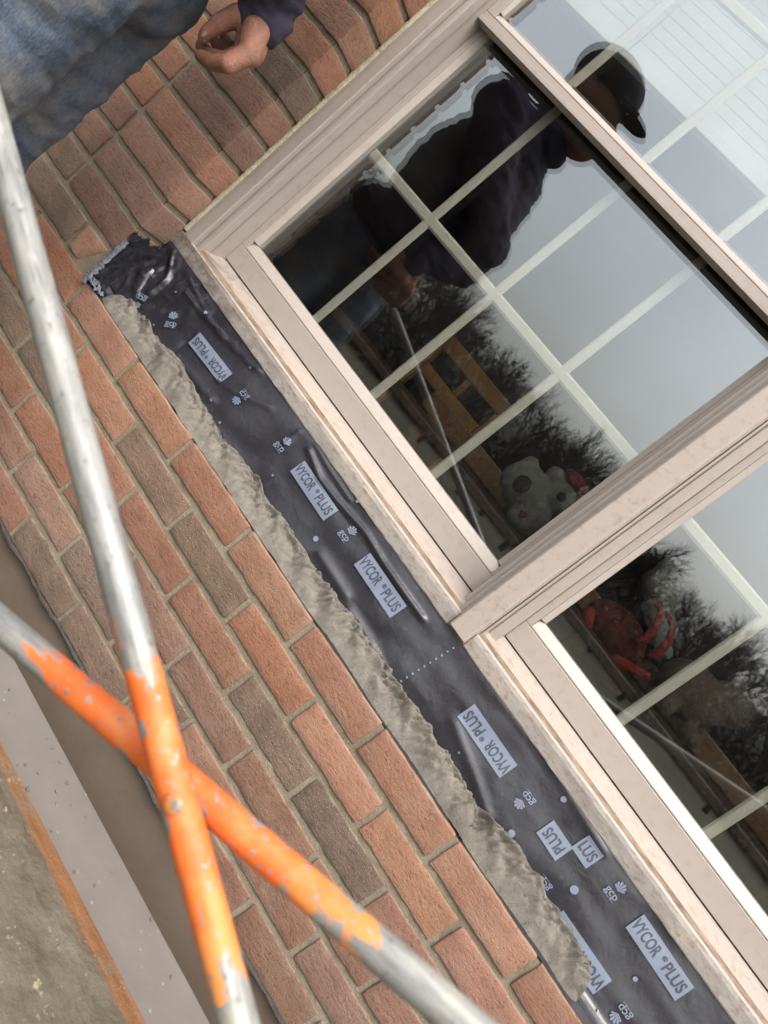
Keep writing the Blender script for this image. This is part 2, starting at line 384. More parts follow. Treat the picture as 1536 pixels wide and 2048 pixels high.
# tones seen in the photograph: (course, joint index) -> tone
TONE = {(-1, 1.5): 'dark', (-1, 2.5): 'dark', (-2, 4): 'dark', (-2, 5): 'dark', (-4, 2): 'dark', (-4, 3): 'dark', (-5, 2): 'dark', (-5, 3): 'dark', (-5, 4): 'dark',
        (-5, 2.5): 'dark', (-5, 1.5): 'dark', (-3, 2.5): 'brown', (-3, 3.5): 'brown', (-1, 3.5): 'orange', (-1, 4.5): 'orange', (-1, 5.5): 'orange', (-1, 6.5): 'red', (-2, 6): 'red', (-1, .5): 'orange', (-1, -.5): 'orange',
        (-2, 0): 'dark', (-2, -1): 'dark', (-2, 3): 'red', (-2, 2): 'red', (-3, -.5): 'red', (-3, .5): 'red', (-4, 1): 'brown', (-4, 0): 'brown'}
for i in range(0, -6, -1):
    off = 0 if i % 2 == 0 else .5
    for n in range(-4, 13):
        k = n + off; x0, x1 = k * P_ + random.uniform(-.002, .002), (k + 1) * P_
        if i == 0: tone = random.choice(['orange'] * 5 + ['red'])
        else: tone = random.choice(['red', 'red', 'brown', 'orange', 'brown'])
        if i <= -3 and random.random() < .5: tone = 'brown'
        put_brick(k * P_, (k + 1) * P_, i, TONE.get((i, k), tone))
XL = -.2095
STACK = {2: 'brown', 3: 'brown', 4: 'red', 5: 'orange', 6: 'brown', 7: 'red', 8: 'dark', 9: 'red', 10: 'orange', 11: 'orange', 12: 'red'}
put_brick(-.5 * P_ + .001, XC + .005, 1, 'orange', chip=True)
put_brick(-1.5 * P_, -.5 * P_ + .001, 1, 'dark')
for n in (-2.5, -3.5): put_brick(n * P_, (n + 1) * P_, 1, 'orange')
for i in range(2, 21):
    put_brick(XL, XC + .005, i, STACK.get(i, random.choice(['red', 'orange', 'brown'])))
    x = XL; w = P_ if i % 2 else P_ / 2
    while x > -.85:
        put_brick(x - w, x, i, 'dark' if (i == 2 and x == XL) else random.choice(['orange', 'red', 'orange', 'brown'])); x -= w; w = P_
for i in range(1, 21):
    x = WR - .005; w = P_ if i % 2 else P_ / 2
    while x < 2.5: put_brick(x, x + w, i, random.choice(['orange', 'red', 'brown'])); x += w; w = P_
# joint mortar: rough sheets set back behind the brick faces, with the reveal return
def joint_sheet(x0, x1, z0, z1, y=.0040, nx=None, ret=None):
    nx = max(2, int((x1 - x0) / .008)); nz = max(2, int((z1 - z0) / .008))
    Pn = np.zeros((nz, nx, 3))
    for a in range(nz):
        for b in range(nx):
            x = x0 + (x1 - x0) * b / (nx - 1); z = z0 + (z1 - z0) * a / (nz - 1)
            Pn[a, b] = (x, y + .0016 * fbm(x * 60, z * 60, 3, .8, 3), z)
    o = grid_mesh('joint_mortar', Pn, MORTAR_J, wall); o['kind'] = 'stuff'; return o
joint_sheet(-.86, 2.6, -5 * Q_ - BH, -.003)
joint_sheet(-1.0, XC - .006, .0, 20 * Q_, .0048)
joint_sheet(WR + .006, 2.5, .0, 20 * Q_)
def reveal(x, sgn):
    nz, ny = 170, 10; Pn = np.zeros((nz, ny, 3))
    for a in range(nz):
        for b in range(ny):
            z = .142 + (20 * Q_ - .142) * a / (nz - 1); y = .006 + .086 * b / (ny - 1)
            Pn[a, b] = (x + sgn * .0015 * fbm(y * 70, z * 70, 8, .8, 3), y, z)
    o = grid_mesh('joint_mortar', Pn, MORTAR_J, wall); o['kind'] = 'stuff'
reveal(XC - .006, 1); reveal(WR + .006, 1)
box('joint_core', -.86, 2.6, .0065, .09, -5 * Q_ - BH + .002, -.0022, MORTAR_J, wall)
# ragged flashing under the lowest course
Vf = []; nx = 240
for b in range(nx):
    x = -.86 + 3.4 * b / (nx - 1); d = .005 + .006 * fbm(x * 14, 1, 2) + .004 * fbm(x * 80, 3, 2)
    Vf += [(x, .004, -5 * Q_ - BH - .001), (x, -.003 + .004 * fbm(x * 30, 7, 1), -5 * Q_ - BH - max(.004, d))]
Ff = [(2 * b, 2 * b + 2, 2 * b + 3, 2 * b + 1) for b in range(nx - 1)]
fl = mesh('flashing_edge', Vf, Ff, FLASH, None, True); fl.modifiers.new('thick', 'SOLIDIFY').thickness = .003
tag(fl, 'ragged black flashing strip under the lowest brick course', 'flashing')

# ---------------------------------------------------------------- sill membrane
PROF = np.array([(.0065, .0012), (.020, .0022), (.046, .004), (.058, .014), (.064, .036), (.068, .062), (.0875, .175)])
PD = np.r_[0, np.cumsum(np.linalg.norm(np.diff(PROF, axis=0), axis=1))]
def prof(t): return np.interp(t, PD, PROF[:, 0]), np.interp(t, PD, PROF[:, 1])
SL = (PROF[6, 0] - PROF[5, 0]) / (PROF[6, 1] - PROF[5, 1])
def px2st(u, v):
    """photo position -> (s,t) on the sloping face of the sheet"""
    d = ray(u, v); # y = y5 + SL*(z - z5)
    k = (PROF[5, 0] + SL * (CAM[2] - PROF[5, 1]) - CAM[1]) / (d[1] - SL * d[2])
    p = CAM + k * d
    z = max(.006, p[2]); t = np.interp(z, PROF[2:, 1], PD[2:])
    return p[0], t
RIDGE = [([(372, 585), (403, 626), (438, 664), (467, 693), (520, 745)], .0045, .0035), ([(440, 763), (484, 793), (543, 816)], .0035, .003), ([(356, 715), (395, 765), (425, 800)], .004, .004),
         ([(618, 900), (641, 959), (678, 1005), (732, 1066), (766, 1123), (801, 1174), (846, 1237)], .0048, .0045), ([(632, 890), (660, 940), (700, 1000)], .003, .003),
         ([(698, 1219), (739, 1283), (760, 1330)], .004, .007), ([(640, 1110), (690, 1190)], .003, .009), ([(908, 1445), (941, 1532), (975, 1631)], .0022, .009), ([(352, 500), (335, 560), (300, 590)], .005, .004),
         ([(380, 560), (420, 640), (452, 680)], .003, .0025), ([(1000, 1395), (1100, 1520), (1210, 1700)], .0025, .008), ([(560, 900), (600, 860)], .0018, .0025)]
RST = [([px2st(*q) for q in pl], a, w) for pl, a, w in RIDGE]
def disp(s, t):
    h = .0030 * fbm(s * 7, t * 14, 2, 1, 2) + .0003 * fbm(s * 40, t * 40, 6, 1, 2)
    for pl, a, w in RST:
        best = 9
        for (s0, t0), (s1, t1) in zip(pl[:-1], pl[1:]):
            dx, dy = s1 - s0, t1 - t0; L2 = dx * dx + dy * dy + 1e-9
            q = max(0, min(1, ((s - s0) * dx + (t - t0) * dy) / L2)); e = math.hypot(s - s0 - q * dx, t - t0 - q * dy)
            best = min(best, e)
        if best < 4 * w: h += 1.5 * a * math.exp(-(best / w) ** 2)
    if s < .25: h += (.25 - s) * (.030 * fbm(s * 24, t * 22, 9, 1, 3) + .035 * max(0, .45 - abs(fbm(s * 14 + t * 9, t * 10 - s * 6, 15, 1, 2))))
    return h * min(1, max(0, (t - .02) / .03)) * min(1, max(.0, (PD[-1] - t) / .02 + .1))
def surf(s, t, lift=0.0):
    y, z = prof(t); y1, z1 = prof(t + .004); y0, z0 = prof(t - .004)
    ty, tz = y1 - y0, z1 - z0; L = math.hypot(ty, tz) + 1e-9; ny, nz = -tz / L, ty / L
    h = disp(s, t) + lift
    return (s, y + ny * h, z + nz * h)
memb = thing('sill_membrane', 'black self-adhered flashing membrane with pale printing laid on the sill ledge under the window', 'membrane')
ss = np.concatenate([np.arange(XC + .001, .30, .0028), np.arange(.30, WR, .005)]); ts = np.linspace(0, PD[-1], 58)
grid_mesh('sheet', np.array([[surf(s, t) for t in ts] for s in ss]), MEMB, memb)
# corner flap up the brick reveal, torn at its front edge
def flap():
    n, m = 40, 46; Pn = np.zeros((n, m, 3))
    for a in range(n):
        for b in range(m):
            q = b / (m - 1); z = .002 + (.138 + .010 * fbm(q * 6, 2, 5)) * a / (n - 1)
            y = -.006 + .007 * abs(fbm(z * 70, 1, 3)) + .096 * q
            x = XC + .004 + .006 * abs(fbm(y * 30, z * 30, 4, 1, 3)) + .012 * max(0, 1 - z / .03) ** 2 * q
            Pn[a, b] = (x, y, z)
    o = grid_mesh('corner_flap', Pn, MEMB, memb); o.modifiers.new('thick', 'SOLIDIFY').thickness = .0012
    Vt = []; F = []; k = 60
    for a in range(k):
        z = -.002 + .118 * a / (k - 1); j = fbm(z * 120, 3, 8, 1, 4)
        Vt += [(XC + .003, -.006 + .004 * fbm(z * 70, 1, 3), z), (XC + .007 + .003 * j, -.012 - .004 * abs(j), z + .001), (XC + .014 + .006 * j * max(.2, 1 - z / .06), -.005 + .004 * j, z)]
    for a in range(k - 1):
        for c in range(2): F.append((3 * a + c, 3 * a + 3 + c, 3 * a + 4 + c, 3 * a + 1 + c))
    mesh('torn_edge', Vt, F, SILVER, memb, True)
    # crumpled film tuft at the ledge corner
    Pn = np.zeros((16, 16, 3))
    for a in range(16):
        for b in range(16):
            u, v = a / 15, b / 15
            Pn[a, b] = (XC - .002 + .045 * u, -.010 + .030 * v + .006 * fbm(u * 5, v * 5, 1), .004 + .012 * abs(fbm(u * 6, v * 6, 4)) + .010 * (1 - u))
    mesh('torn_edge', Pn.reshape(-1, 3), [(i * 16 + j, i * 16 + j + 1, (i + 1) * 16 + j + 1, (i + 1) * 16 + j) for i in range(15) for j in range(15) if noise.noise(Vector((i * .5, j * .5, 3))) > -.25], SILVER, memb, True)
flap()
def patch(s0, s1, t0, t1, lift, skew=0.0, name='overlap_patch'):
    m = 36; n = 30; Pn = np.zeros((m, n, 3))
    for a in range(m):
        for b in range(n):
            t = t0 + (t1 - t0) * b / (n - 1); s = s0 + (s1 - s0) * a / (m - 1) + skew * (t - t0)
            e = min(1, (m - 1 - a) / 3)
            Pn[a, b] = surf(max(XC + .002, s), t, lift * (.4 + .6 * e))
    grid_mesh(name, Pn, MEMB, memb)
s_, t_ = px2st(440, 780); patch(XC + .002, px2st(372, 700)[0], .03, px2st(400, 690)[1], .0035, -.15)
patch(XC + .002, .075, .06, .15, .006, -.5)
sA, tA = px2st(545, 900); patch(.22, sA, .035, PD[-1] - .01, .0016, .0)
# printing on the sheet
def text_mesh(txt, size):
    cu = bpy.data.curves.new('t', 'FONT'); cu.body = txt; cu.size = size; cu.align_x = 'CENTER'; cu.align_y = 'CENTER'; cu.resolution_u = 4; cu.offset = size * .016
    o = bpy.data.objects.new('t', cu); COL.objects.link(o); dg = bpy.context.evaluated_depsgraph_get()
    me = bpy.data.meshes.new_from_object(o.evaluated_get(dg)); bm = bmesh.new(); bm.from_mesh(me)
    bpy.data.objects.remove(o); bpy.data.curves.remove(cu); bpy.data.meshes.remove(me)
    return bm
def print_bm(name, bm, s, t, ang, lift, mat, parent):
    ca, sa = math.cos(ang), math.sin(ang)
    for v in bm.verts:
        a, b = v.co.x, v.co.y
        v.co = Vector(surf(s + a * ca - b * sa, t + a * sa + b * ca, lift))
    me = bpy.data.meshes.new(name); bm.to_mesh(me); bm.free(); me.materials.append(mat)
    return link(bpy.data.objects.new(name, me), parent)
def rect_bm(L, H, nx=24, ny=8):
    bm = bmesh.new(); g = [[bm.verts.new((L * (i / nx - .5), H * (j / ny - .5), 0)) for j in range(ny + 1)] for i in range(nx + 1)]
    for i in range(nx):
        for j in range(ny): bm.faces.new((g[i][j], g[i + 1][j], g[i + 1][j + 1], g[i][j + 1]))
    return bm
def label(corners, inv, txt='VYCOR PLUS', L=None, lift=.0030):
    if corners[0][0] < 560: lift = .0052
    st = np.array([px2st(*c) for c in corners]); c = st.mean(0)
    e1 = ((st[1] - st[0]) + (st[2] - st[3])) / 2; e2 = ((st[0] - st[3]) + (st[1] - st[2])) / 2
    L_ = np.hypot(*e1); H_ = np.hypot(*e2); ang = math.atan2(e1[1], e1[0])
    r = print_bm('printed_label', rect_bm(L_, H_), c[0], c[1], ang, lift, PRINT, memb)
    if txt:
        a2 = ang + (math.pi if inv else 0)
        if txt == 'VYCOR PLUS':
            for tx, size, off, up in (('VYCOR', .0235, -.26, 0), ('\u00ae', .009, .055, .14), ('PLUS', .0235, .285, 0)):
                k = 1.0
                bm = text_mesh(tx, size * H_ / .031)
                xs = [v.co.x for v in bm.verts]; wdt = max(xs) - min(xs); tgt = {'VYCOR': .46, 'PLUS': .34}.get(tx, 0) * L_
                if tgt:
                    for v in bm.verts: v.co.x *= tgt / wdt
                ca, sa = math.cos(a2), math.sin(a2)
                print_bm('lettering', bm, c[0] + off * L_ * ca - up * H_ * sa, c[1] + off * L_ * sa + up * H_ * ca, a2, lift + .0007, INK, r)
        else:
            bm = text_mesh(txt, .0235 * H_ / .031); xs = [v.co.x for v in bm.verts]
            for v in bm.verts: v.co.x *= .78 * L_ / (max(xs) - min(xs))
            print_bm('lettering', bm, c[0], c[1], a2, lift + .0007, INK, r)
label([(379, 687), (440, 769), (468, 749), (402, 668)][::1] if False else [(402, 668), (468, 749), (440, 769), (379, 687)], True)
label([(610, 921), (676, 1020), (649, 1044), (581, 944)], False)
label([(741, 1106), (814, 1212), (781, 1237), (708, 1130)], False)
label([(950, 1408), (1035, 1531), (999, 1555), (914, 1432)], True)
label([(1109, 1640), (1144, 1695), (1112, 1722), (1071, 1664)], True, 'PLUS')
label([(1178, 1669), (1207, 1711), (1171, 1737), (1142, 1693)], False, 'LUS')
label([(1128, 1820), (1223, 1960), (1186, 1987), (1088, 1846)], True)
label([(1289, 1830), (1389, 1975), (1348, 1999), (1249, 1851)], False)
for a, b in (((495, 935), (557, 1033)), ((612, 1115), (662, 1190)), ((397, 817), (434, 870))):
    label([a, b, (b[0] - 24, b[1] + 20), (a[0] - 24, a[1] + 20)], False, None)
def logo(u, v, ang, k=1.12):
    lf = .0030 if u > 560 else .0052 if u > 360 else .0095
    s, t = px2st(u, v); ca, sa = math.cos(ang), math.sin(ang)
    def at(a, b): return s + (a * ca - b * sa) * k, t + (a * sa + b * ca) * k
    bm = text_mesh('gcp', .0155 * k)
    x, y = at(0, -.002); g = print_bm('printed_logo', bm, x, y, ang, lf, PRINT, memb)
    bm = rect_bm(.021 * k, .0007 * k, 6, 1); x, y = at(0, -.0095); print_bm('underline', bm, x, y, ang, lf, PRINT, g)
    # fan of leaf ribs above the letters
    bm = bmesh.new()
    for q in range(6):
        a0 = math.radians(28 + q * 22); a1 = a0 + math.radians(17); r = .0115 * k * (.8 + .35 * math.sin(q / 5 * math.pi))
        p = [Vector((0, 0, 0)), Vector((r * math.cos(a0), r * math.sin(a0), 0)), Vector((1.12 * r * math.cos((a0 + a1) / 2), 1.12 * r * math.sin((a0 + a1) / 2), 0)), Vector((r * math.cos(a1), r * math.sin(a1), 0))]
        bm.faces.new([bm.verts.new(w) for w in p])
    x, y = at(.002, .0055); print_bm('leaf_emblem', bm, x, y, ang + .15, lf, PRINT, g)
for u, v, a in [(563, 892, 0), (692, 1070, 0), (1226, 1783, 0), (487, 795, math.pi), (1053, 1598, math.pi), (1085, 1768, math.pi), (1245, 2024, math.pi), (285, 603, math.pi + .5), (346, 648, .75)]:
    logo(u, v, a)
def dot(u, v, r):
    bm = bmesh.new(); bmesh.ops.create_circle(bm, cap_ends=True, segments=14, radius=r)
    s, t = px2st(u, v); print_bm('printed_dot', bm, s, t, 0, .0030 if u > 560 else .006, PRINT, memb)
for u, v, r in [(632, 1078, .0052), (636, 1211, .0022), (547, 952, .0022), (425, 803, .0026), (442, 847, .0024), (1023, 1666, .006), (1148, 1778, .0068), (1127, 1598, .005), (918, 1505, .0022), (1270, 1957, .0038), (502, 737, .002), (1195, 2020, .0022), (715, 1003, .003), (415, 630, .0036), (310, 652, .002), (355, 588, .002)]: dot(u, v, r)
for q in range(10):
    f = q / 9; dot(803 + 104 * f, 1362 - 66 * f, .0019)

# ---------------------------------------------------------------- fresh mortar bead on the ledge
LOW = [(182, 576), (203, 610), (250, 675), (270, 708), (304, 757), (325, 788), (369, 856), (393, 893), (421, 932), (450, 981), (486, 1020), (515, 1065), (554, 1125), (587, 1177), (621, 1221), (673, 1286), (720, 1357), (751, 1409), (800, 1475), (850, 1550), (900, 1630), (960, 1730), (1025, 1812), (1084, 1893), (1120, 1952), (1152, 2004)]
UPP = [(205, 552), (224, 558), (258, 602), (284, 638), (297, 675), (325, 710), (354, 731), (382, 770), (395, 804), (427, 861), (447, 898), (479, 937), (510, 963), (533, 1005), (557, 1036), (585, 1083), (608, 1115), (645, 1169), (683, 1221), (723, 1284), (752, 1310), (775, 1336), (791, 1372), (814, 1427), (850, 1475), (892, 1523), (933, 1582), (974, 1646), (1042, 1705), (1070, 1755), (1092, 1810), (1138, 1888), (1170, 1947), (1168, 2000)]
lw = np.array([bp(u, v, z=.004) for u, v in LOW]); up = np.array([bp(u, v, y=.058) for u, v in UPP])
x0m, x1m = .03, 1.505
nx, ny = 620, 30; Pn = np.zeros((nx, ny, 3))
for a in range(nx):
    f = a / (nx - 1); x = x0m + (x1m - x0m) * f
    yl = max(.007, np.interp(x, lw[:, 0], lw[:, 1]) * .55) + .003 * fbm(x * 16, 5, 5, 1, 3); zu = max(.012, np.interp(x, up[:, 0], up[:, 2]))
    end = min(1, math.sqrt(max(0, f) / .02), math.sqrt(max(0, 1 - f) / .02))
    for b in range(ny):
        q = b / (ny - 1)
        y = yl + (.064 - yl) * q; crest = .016 * fbm(x * 15, 3, 2, 1, 3) + .034
        z = .002 + (zu - .002) * q + crest * math.sin(math.pi * min(1, q * 1.02)) ** .8 * (1 - .35 * q)
        fold = fbm(x * 17 + q * 1.6, q * 1.1, 1, 1.1, 3); lump = fbm(x * 55 - q * 2, q * 3.0, 4, 1.0, 3); fine = fbm(x * 230, q * 15, 7, .7, 3)
        rg = 1 - abs(fbm(x * 32 - q * 3.0, q * 2.5, 12, 1, 3)) * 2
        am = min(1, max(.15, .5 + 1.6 * fbm(x * 5.5 + q, q * .8, 31, 1, 2)))
        lump *= am; fine *= (.4 + .6 * am)
        h = (.022 * fold + .0115 * lump + .0016 * fine - .022 * max(0, rg - .55)) * math.sin(math.pi * min(1, max(.0, q * .9 + .06)))
        edge = .0055 * lump + .0016 * fine
        y2 = y - h * .7 + (edge if q > .85 else 0); z2 = z + h * .8 + (edge * 1.2 if q > .85 else 0)
        ym = yl + (.062 - yl) * .5
        Pn[a, b] = (x + .004 * lump, ym + (y2 - ym) * (.3 + .7 * end), .001 + (max(z2, .0015) - .001) * end)
tag(grid_mesh('mortar_bead', Pn, MORTAR_W), 'rough bead of fresh grey mortar along the front of the black sill membrane', 'mortar')

# ---------------------------------------------------------------- twin window
win = thing('twin_window', 'beige twin double-hung window with muntin grids set in the brick opening', 'window', (0, 0, 0))
SP = [(.0835, .1685), (.0825, .171), (.0825, .1915), (.0845, .1985), (.0885, .2012), (.0925, .2005), (.0955, .1985), (.0985, .2010), (.1015, .2075), (.1675, .2235), (.22, .2240), (.22, .1685)]
for nm, a, b in (('sill', XC + .001, .9375), ('sill', .9835, WR - .001)):
    NXs = 160; Vs = []; Fs = []; fm = []; n = len(SP)
    for i in range(NXs):
        x = a + (b - a) * i / (NXs - 1)
        for j, (y, z) in enumerate(SP):
            w = .0009 * fbm(x * 30, j * .4, 3, 1, 3) if j < 8 else 0
            Vs.append((x, y + w, z + w * .6))
    for i in range(NXs - 1):
        for j in range(n):
            Fs.append((i * n + j, i * n + (j + 1) % n, (i + 1) * n + (j + 1) % n, (i + 1) * n + j)); fm.append(1 if j in (1, 2) else 2 if j in (4, 5, 6, 7) else 0)
    Fs.append(tuple(range(n - 1, -1, -1))); Fs.append(tuple(range((NXs - 1) * n, NXs * n))); fm += [0, 0]
    fix(mesh(nm, Vs, Fs, [FRAME_D, NOSE, GROOVE], win, False, fm))
HEAD = 1.50
def zprof(name, pr, z0, z1, mat=FRAME, bv=.0012):
    V, F = extrude_poly(pr, z0, z1, 'z'); return bevel(mesh(name, V, F, mat, win), bv, 2)
zprof('jamb', [(XC + .002, .098), (.001, .085), (.0105, .0838), (.0300, .0842), (.0314, .086), (.0314, .1045), (.0330, .1045), (.0332, .0985), (.040, .0975), (.0462, .0985), (.0470, .1000), (.0470, .1250), (.0484, .1250), (.0486, .1218), (.0490, .1218), (.0476, .1300), (.0475, .215), (XC + .002, .215)], .199, HEAD)
# right jamb mirrored about the mullion, then the mullion itself
mx = .960
zprof('jamb', [(2 * mx - x, y) for x, y in [(XC + .002 - .042, .098), (-.041, .085), (-.0105, .0838), (.0314, .085), (.0314, .0985), (.036, .0975), (.0470, .0990), (.0470, .1210), (.0480, .1220), (.0475, .215), (-.05, .215)]][::-1], .199, HEAD)
zprof('mullion', [(.9165, .215), (.9165, .1215), (.9275, .1205), (.9275, .0995), (.9362, .0985), (.9362, .1045), (.9376, .1045), (.9376, .0785), (.9829, .0785), (.9829, .1045), (.9845, .1045), (.9847, .0985), (.9880, .0995), (.9880, .1240), (.9896, .1240), (.9898, .1205), (1.0075, .1215), (1.0075, .215)], .199, HEAD)
mc = zprof('mullion_cover', [(.9395, .0783), (.9400, .0735), (.9430, .0705), (.9450, .0700), (.9760, .0700), (.9785, .0705), (.9810, .0735), (.9815, .0783)], .176, HEAD, FRAME_D, .0006)
zprof('mullion_foot', [(.9378, .0838), (.9378, .0830), (.9832, .0830), (.9832, .0980), (.9378, .0980)], .1705, .1988, GROOVE, .001)
box('head', XC + .002, WR - .002, .085, .215, HEAD, 1.53, FRAME, win)
def pane(name, x0, x1, z0, z1, y, mat, parent):
    mesh(name, [(x0, y, z0), (x1, y, z0), (x1, y, z1), (x0, y, z1)], [(0, 1, 2, 3)], mat, parent)
def muntin(parent, a, b, fixed, y, vert):
    w = .0100 if vert else .0118; pr = [(-w, .0025), (-w, .0008), (-w * .62, -.0022), (w * .62, -.0022), (w, .0008), (w, .0025)]; n = len(pr); V = []
    for e in (a, b):
        for p, q in pr: V.append((fixed + p, y + q, e) if vert else (e, y + q, fixed + p))
    F = [(i, (i + 1) % n, n + (i + 1) % n, n + i) for i in range(n)] + [tuple(range(n - 1, -1, -1)), tuple(range(n, 2 * n))]
    fix(mesh('muntin', V, F, MUNT, parent))
def frame_piece(name, pts_front, parent, mat=FRAME): ...
def sash(X0, X1, gx0, gx1, z0, z1, gz0, gz1, yf, yg, mun_x, mun_z, lab, thick=.035, bead=.012):
    s = bpy.data.objects.new(lab, None); link(s, win)
    yb = yf + thick
    def prism(name, poly, a, b, axis):  # poly in (across,y)
        V = []
        for e in (a, b):
            for p, q in poly: V.append((p, q, e) if axis == 'z' else (e, q, p))
        n = len(poly); F = [(i, (i + 1) % n, n + (i + 1) % n, n + i) for i in range(n)] + [tuple(range(n - 1, -1, -1)), tuple(range(n, 2 * n))]
        return bevel(mesh(name, V, F, FRAME, s), .0008, 1)
    b0, b1 = gz0 - bead * 1.9, gz1 + bead * .6
    # rails between the stiles, stiles full height
    prism('bottom_rail', [(z0, yb), (z0, yf), (b0, yf), (b0, yb)], X0, X1, 'x')
    prism('top_rail', [(b1, yb), (b1, yf), (z1, yf), (z1, yb)], X0, X1, 'x')
    l0, r0 = gx0 - bead, gx1 + bead
    prism('stile', [(X0, yb), (X0, yf), (l0, yf), (l0, yb)], b0 + .0004, b1 - .0004, 'z')
    prism('stile', [(r0, yb), (r0, yf), (X1, yf), (X1, yb)], b0 + .0004, b1 - .0004, 'z')
    # glazing beads, set slightly back and sloped to the glass
    yo = yf + .0012
    prism('glazing_bead', [(b0 + .0005, yb - .002), (b0 + .0005, yo), (b0 + .003, yo - .0008), (gz0, yg - .0006), (gz0, yb - .002)], l0 + .0005, r0 - .0005, 'x')
    prism('glazing_bead', [(b1 - .0005, yb - .002), (b1 - .0005, yo), (gz1, yg - .0006), (gz1, yb - .002)], l0 + .0005, r0 - .0005, 'x')
    prism('glazing_bead', [(l0 + .0005, yb - .002), (l0 + .0005, yo), (gx0, yg - .0006), (gx0, yb - .002)], gz0 + .0004, gz1 - .0004, 'z')
    prism('glazing_bead', [(r0 - .0005, yb - .002), (r0 - .0005, yo), (gx1, yg - .0006), (gx1, yb - .002)], gz0 + .0004, gz1 - .0004, 'z')
    pane('outer_pane', gx0 - .002, gx1 + .002, gz0 - .002, gz1 + .002, yg, GLASS_O, s)
    pane('inner_pane', gx0 - .002, gx1 + .002, gz0 - .002, gz1 + .002, yg + .0135, GLASS_I, s)
    for x in mun_x: muntin(s, gz0, gz1, x, yg + .0188, True)
    for z in mun_z:
        xs = [gx0] + list(mun_x) + [gx1]
        muntin(s, gx0, gx1, z, yg + .0185, False)
    return s
YL, YU = .166, .1395
for k, (X0, X1, g0, g1) in enumerate([(.0480, .9160, .0735, .8935), (1.0080, 1.872, 1.0332, 1.8465)]):
    mxs = [.2745, .4825, .6860] if k == 0 else [1.2365, 1.4570, 1.6560]
    mxu = [.2690, .4810, .6835] if k == 0 else [1.2365, 1.4570, 1.6560]
    sash(X0, X1, g0, g1, .2262, .945, .2940, .915, YL, .1780, mxs, [.5938], 'lower_sash')
    u = sash(X0 - .0002, X1 + .0002, g0 + .004, g1, .9075, HEAD - .002, .9340, HEAD - .04, YU, .1490, mxu, [1.226], 'upper_sash', .025, .008)
    V, F = extrude_poly([(YU - .004, .8975), (YU - .004, .9068), (.1645, .9068), (.1645, .8975)], X0, X1, 'x')
    bevel(mesh('check_rail_lip', V, F, FRAME, u), .0008, 1)
# sealant squeezed between frame and brick reveal
pts = []; nz = 420; Pn = np.zeros((nz, 9, 3))
for a in range(nz):
    z = .205 + (HEAD - .205) * a / (nz - 1); w = .0072 + .0016 * fbm(z * 60, 1, 1) + .0022 * max(0, fbm(z * 7, 4, 2)); 
    for b in range(9):
        q = math.pi * b / 8; n_ = .0012 * fbm(z * 170, b * .6, 5)
        Pn[a, b] = (XC + .0035 - math.cos(q) * (w + n_), .0895 - math.sin(q) * (.0075 + n_), z)
grid_mesh('sealant_bead', Pn, FOAM, win)

# ---------------------------------------------------------------- things behind the glass
def slats(parent, x0, x1, z0, z1, y):
    me = None; z = z0; n = 0
    while z < z1:
        if me is None:
            o = box('slat', x0, x1, y - .012, y + .012, -.0013, .0013, BLIND, parent); me = o.data
        else: o = bpy.data.objects.new('slat', me); link(o, parent)
        o.location = (0, 0, z); o.matrix_parent_inverse = Matrix.Identity(4)
        z += .0215; n += 1
for x0, x1, lab in ((.055, .925, 'white slatted blind raised behind the left upper sash'),):
    bl = thing('window_blind', lab, 'blind', (0, 0, 0))
    me = None
    for k in range(20):
        z = 1.116 + k * .0225; y = .262
        if me is None:
            c, s = math.cos(1.52), math.sin(1.52); w, h = .0118, .0008
            prf = [(-w * c - h * s, -w * s + h * c), (w * c - h * s, w * s + h * c), (w * c + h * s, w * s - h * c), (-w * c + h * s, -w * s - h * c)]
            V, F = extrude_poly(prf, x0, x1, 'x'); me = fix(mesh('slat', V, F, BLIND, bl)); me.location = (0, y, z); me = me.data
        else:
            o = bpy.data.objects.new('slat', me); o.location = (0, y, z); link(o, bl)
    box('bottom_rail', x0, x1, y - .014, y + .014, 1.077, 1.099, BLIND, bl, .002)
    for xx in (.25, .72): tube('lift_cord', [(xx, y - .016, 1.09), (xx, y - .016, 1.52)], .0012, BLIND, bl, 6)
sh = thing('window_shelf', 'dark wooden shelf inside behind the glass carrying the plush toys', 'shelf')
box('board', .25, 1.85, .235, .445, .325, .345, plain('dark_wood', rgb(74, 52, 40), .5, 0, .1, 12), sh, .004)
for x in (.35, 1.05, 1.75): box('leg', x - .02, x + .02, .30, .34, -.6, .3245, WOODI, sh, .003)
bn = thing('wooden_bench', 'brown wooden bench with a long flat back rail behind the plush toys', 'bench')
box('back_rail', .45, 1.80, .500, .525, .345, .395, WOODI, bn, .004)
for x in (.50, 1.10, 1.70): box('post', x - .02, x + .02, .502, .523, -.6, .3445, WOODI, bn, .003)
box('seat', .45, 1.80, .525, .90, -.20, -.17, WOODI, bn, .004)
for x in (.52, 1.68): box('leg', x, x + .04, .85, .89, -.6, -.2005, WOODI, bn, .003)
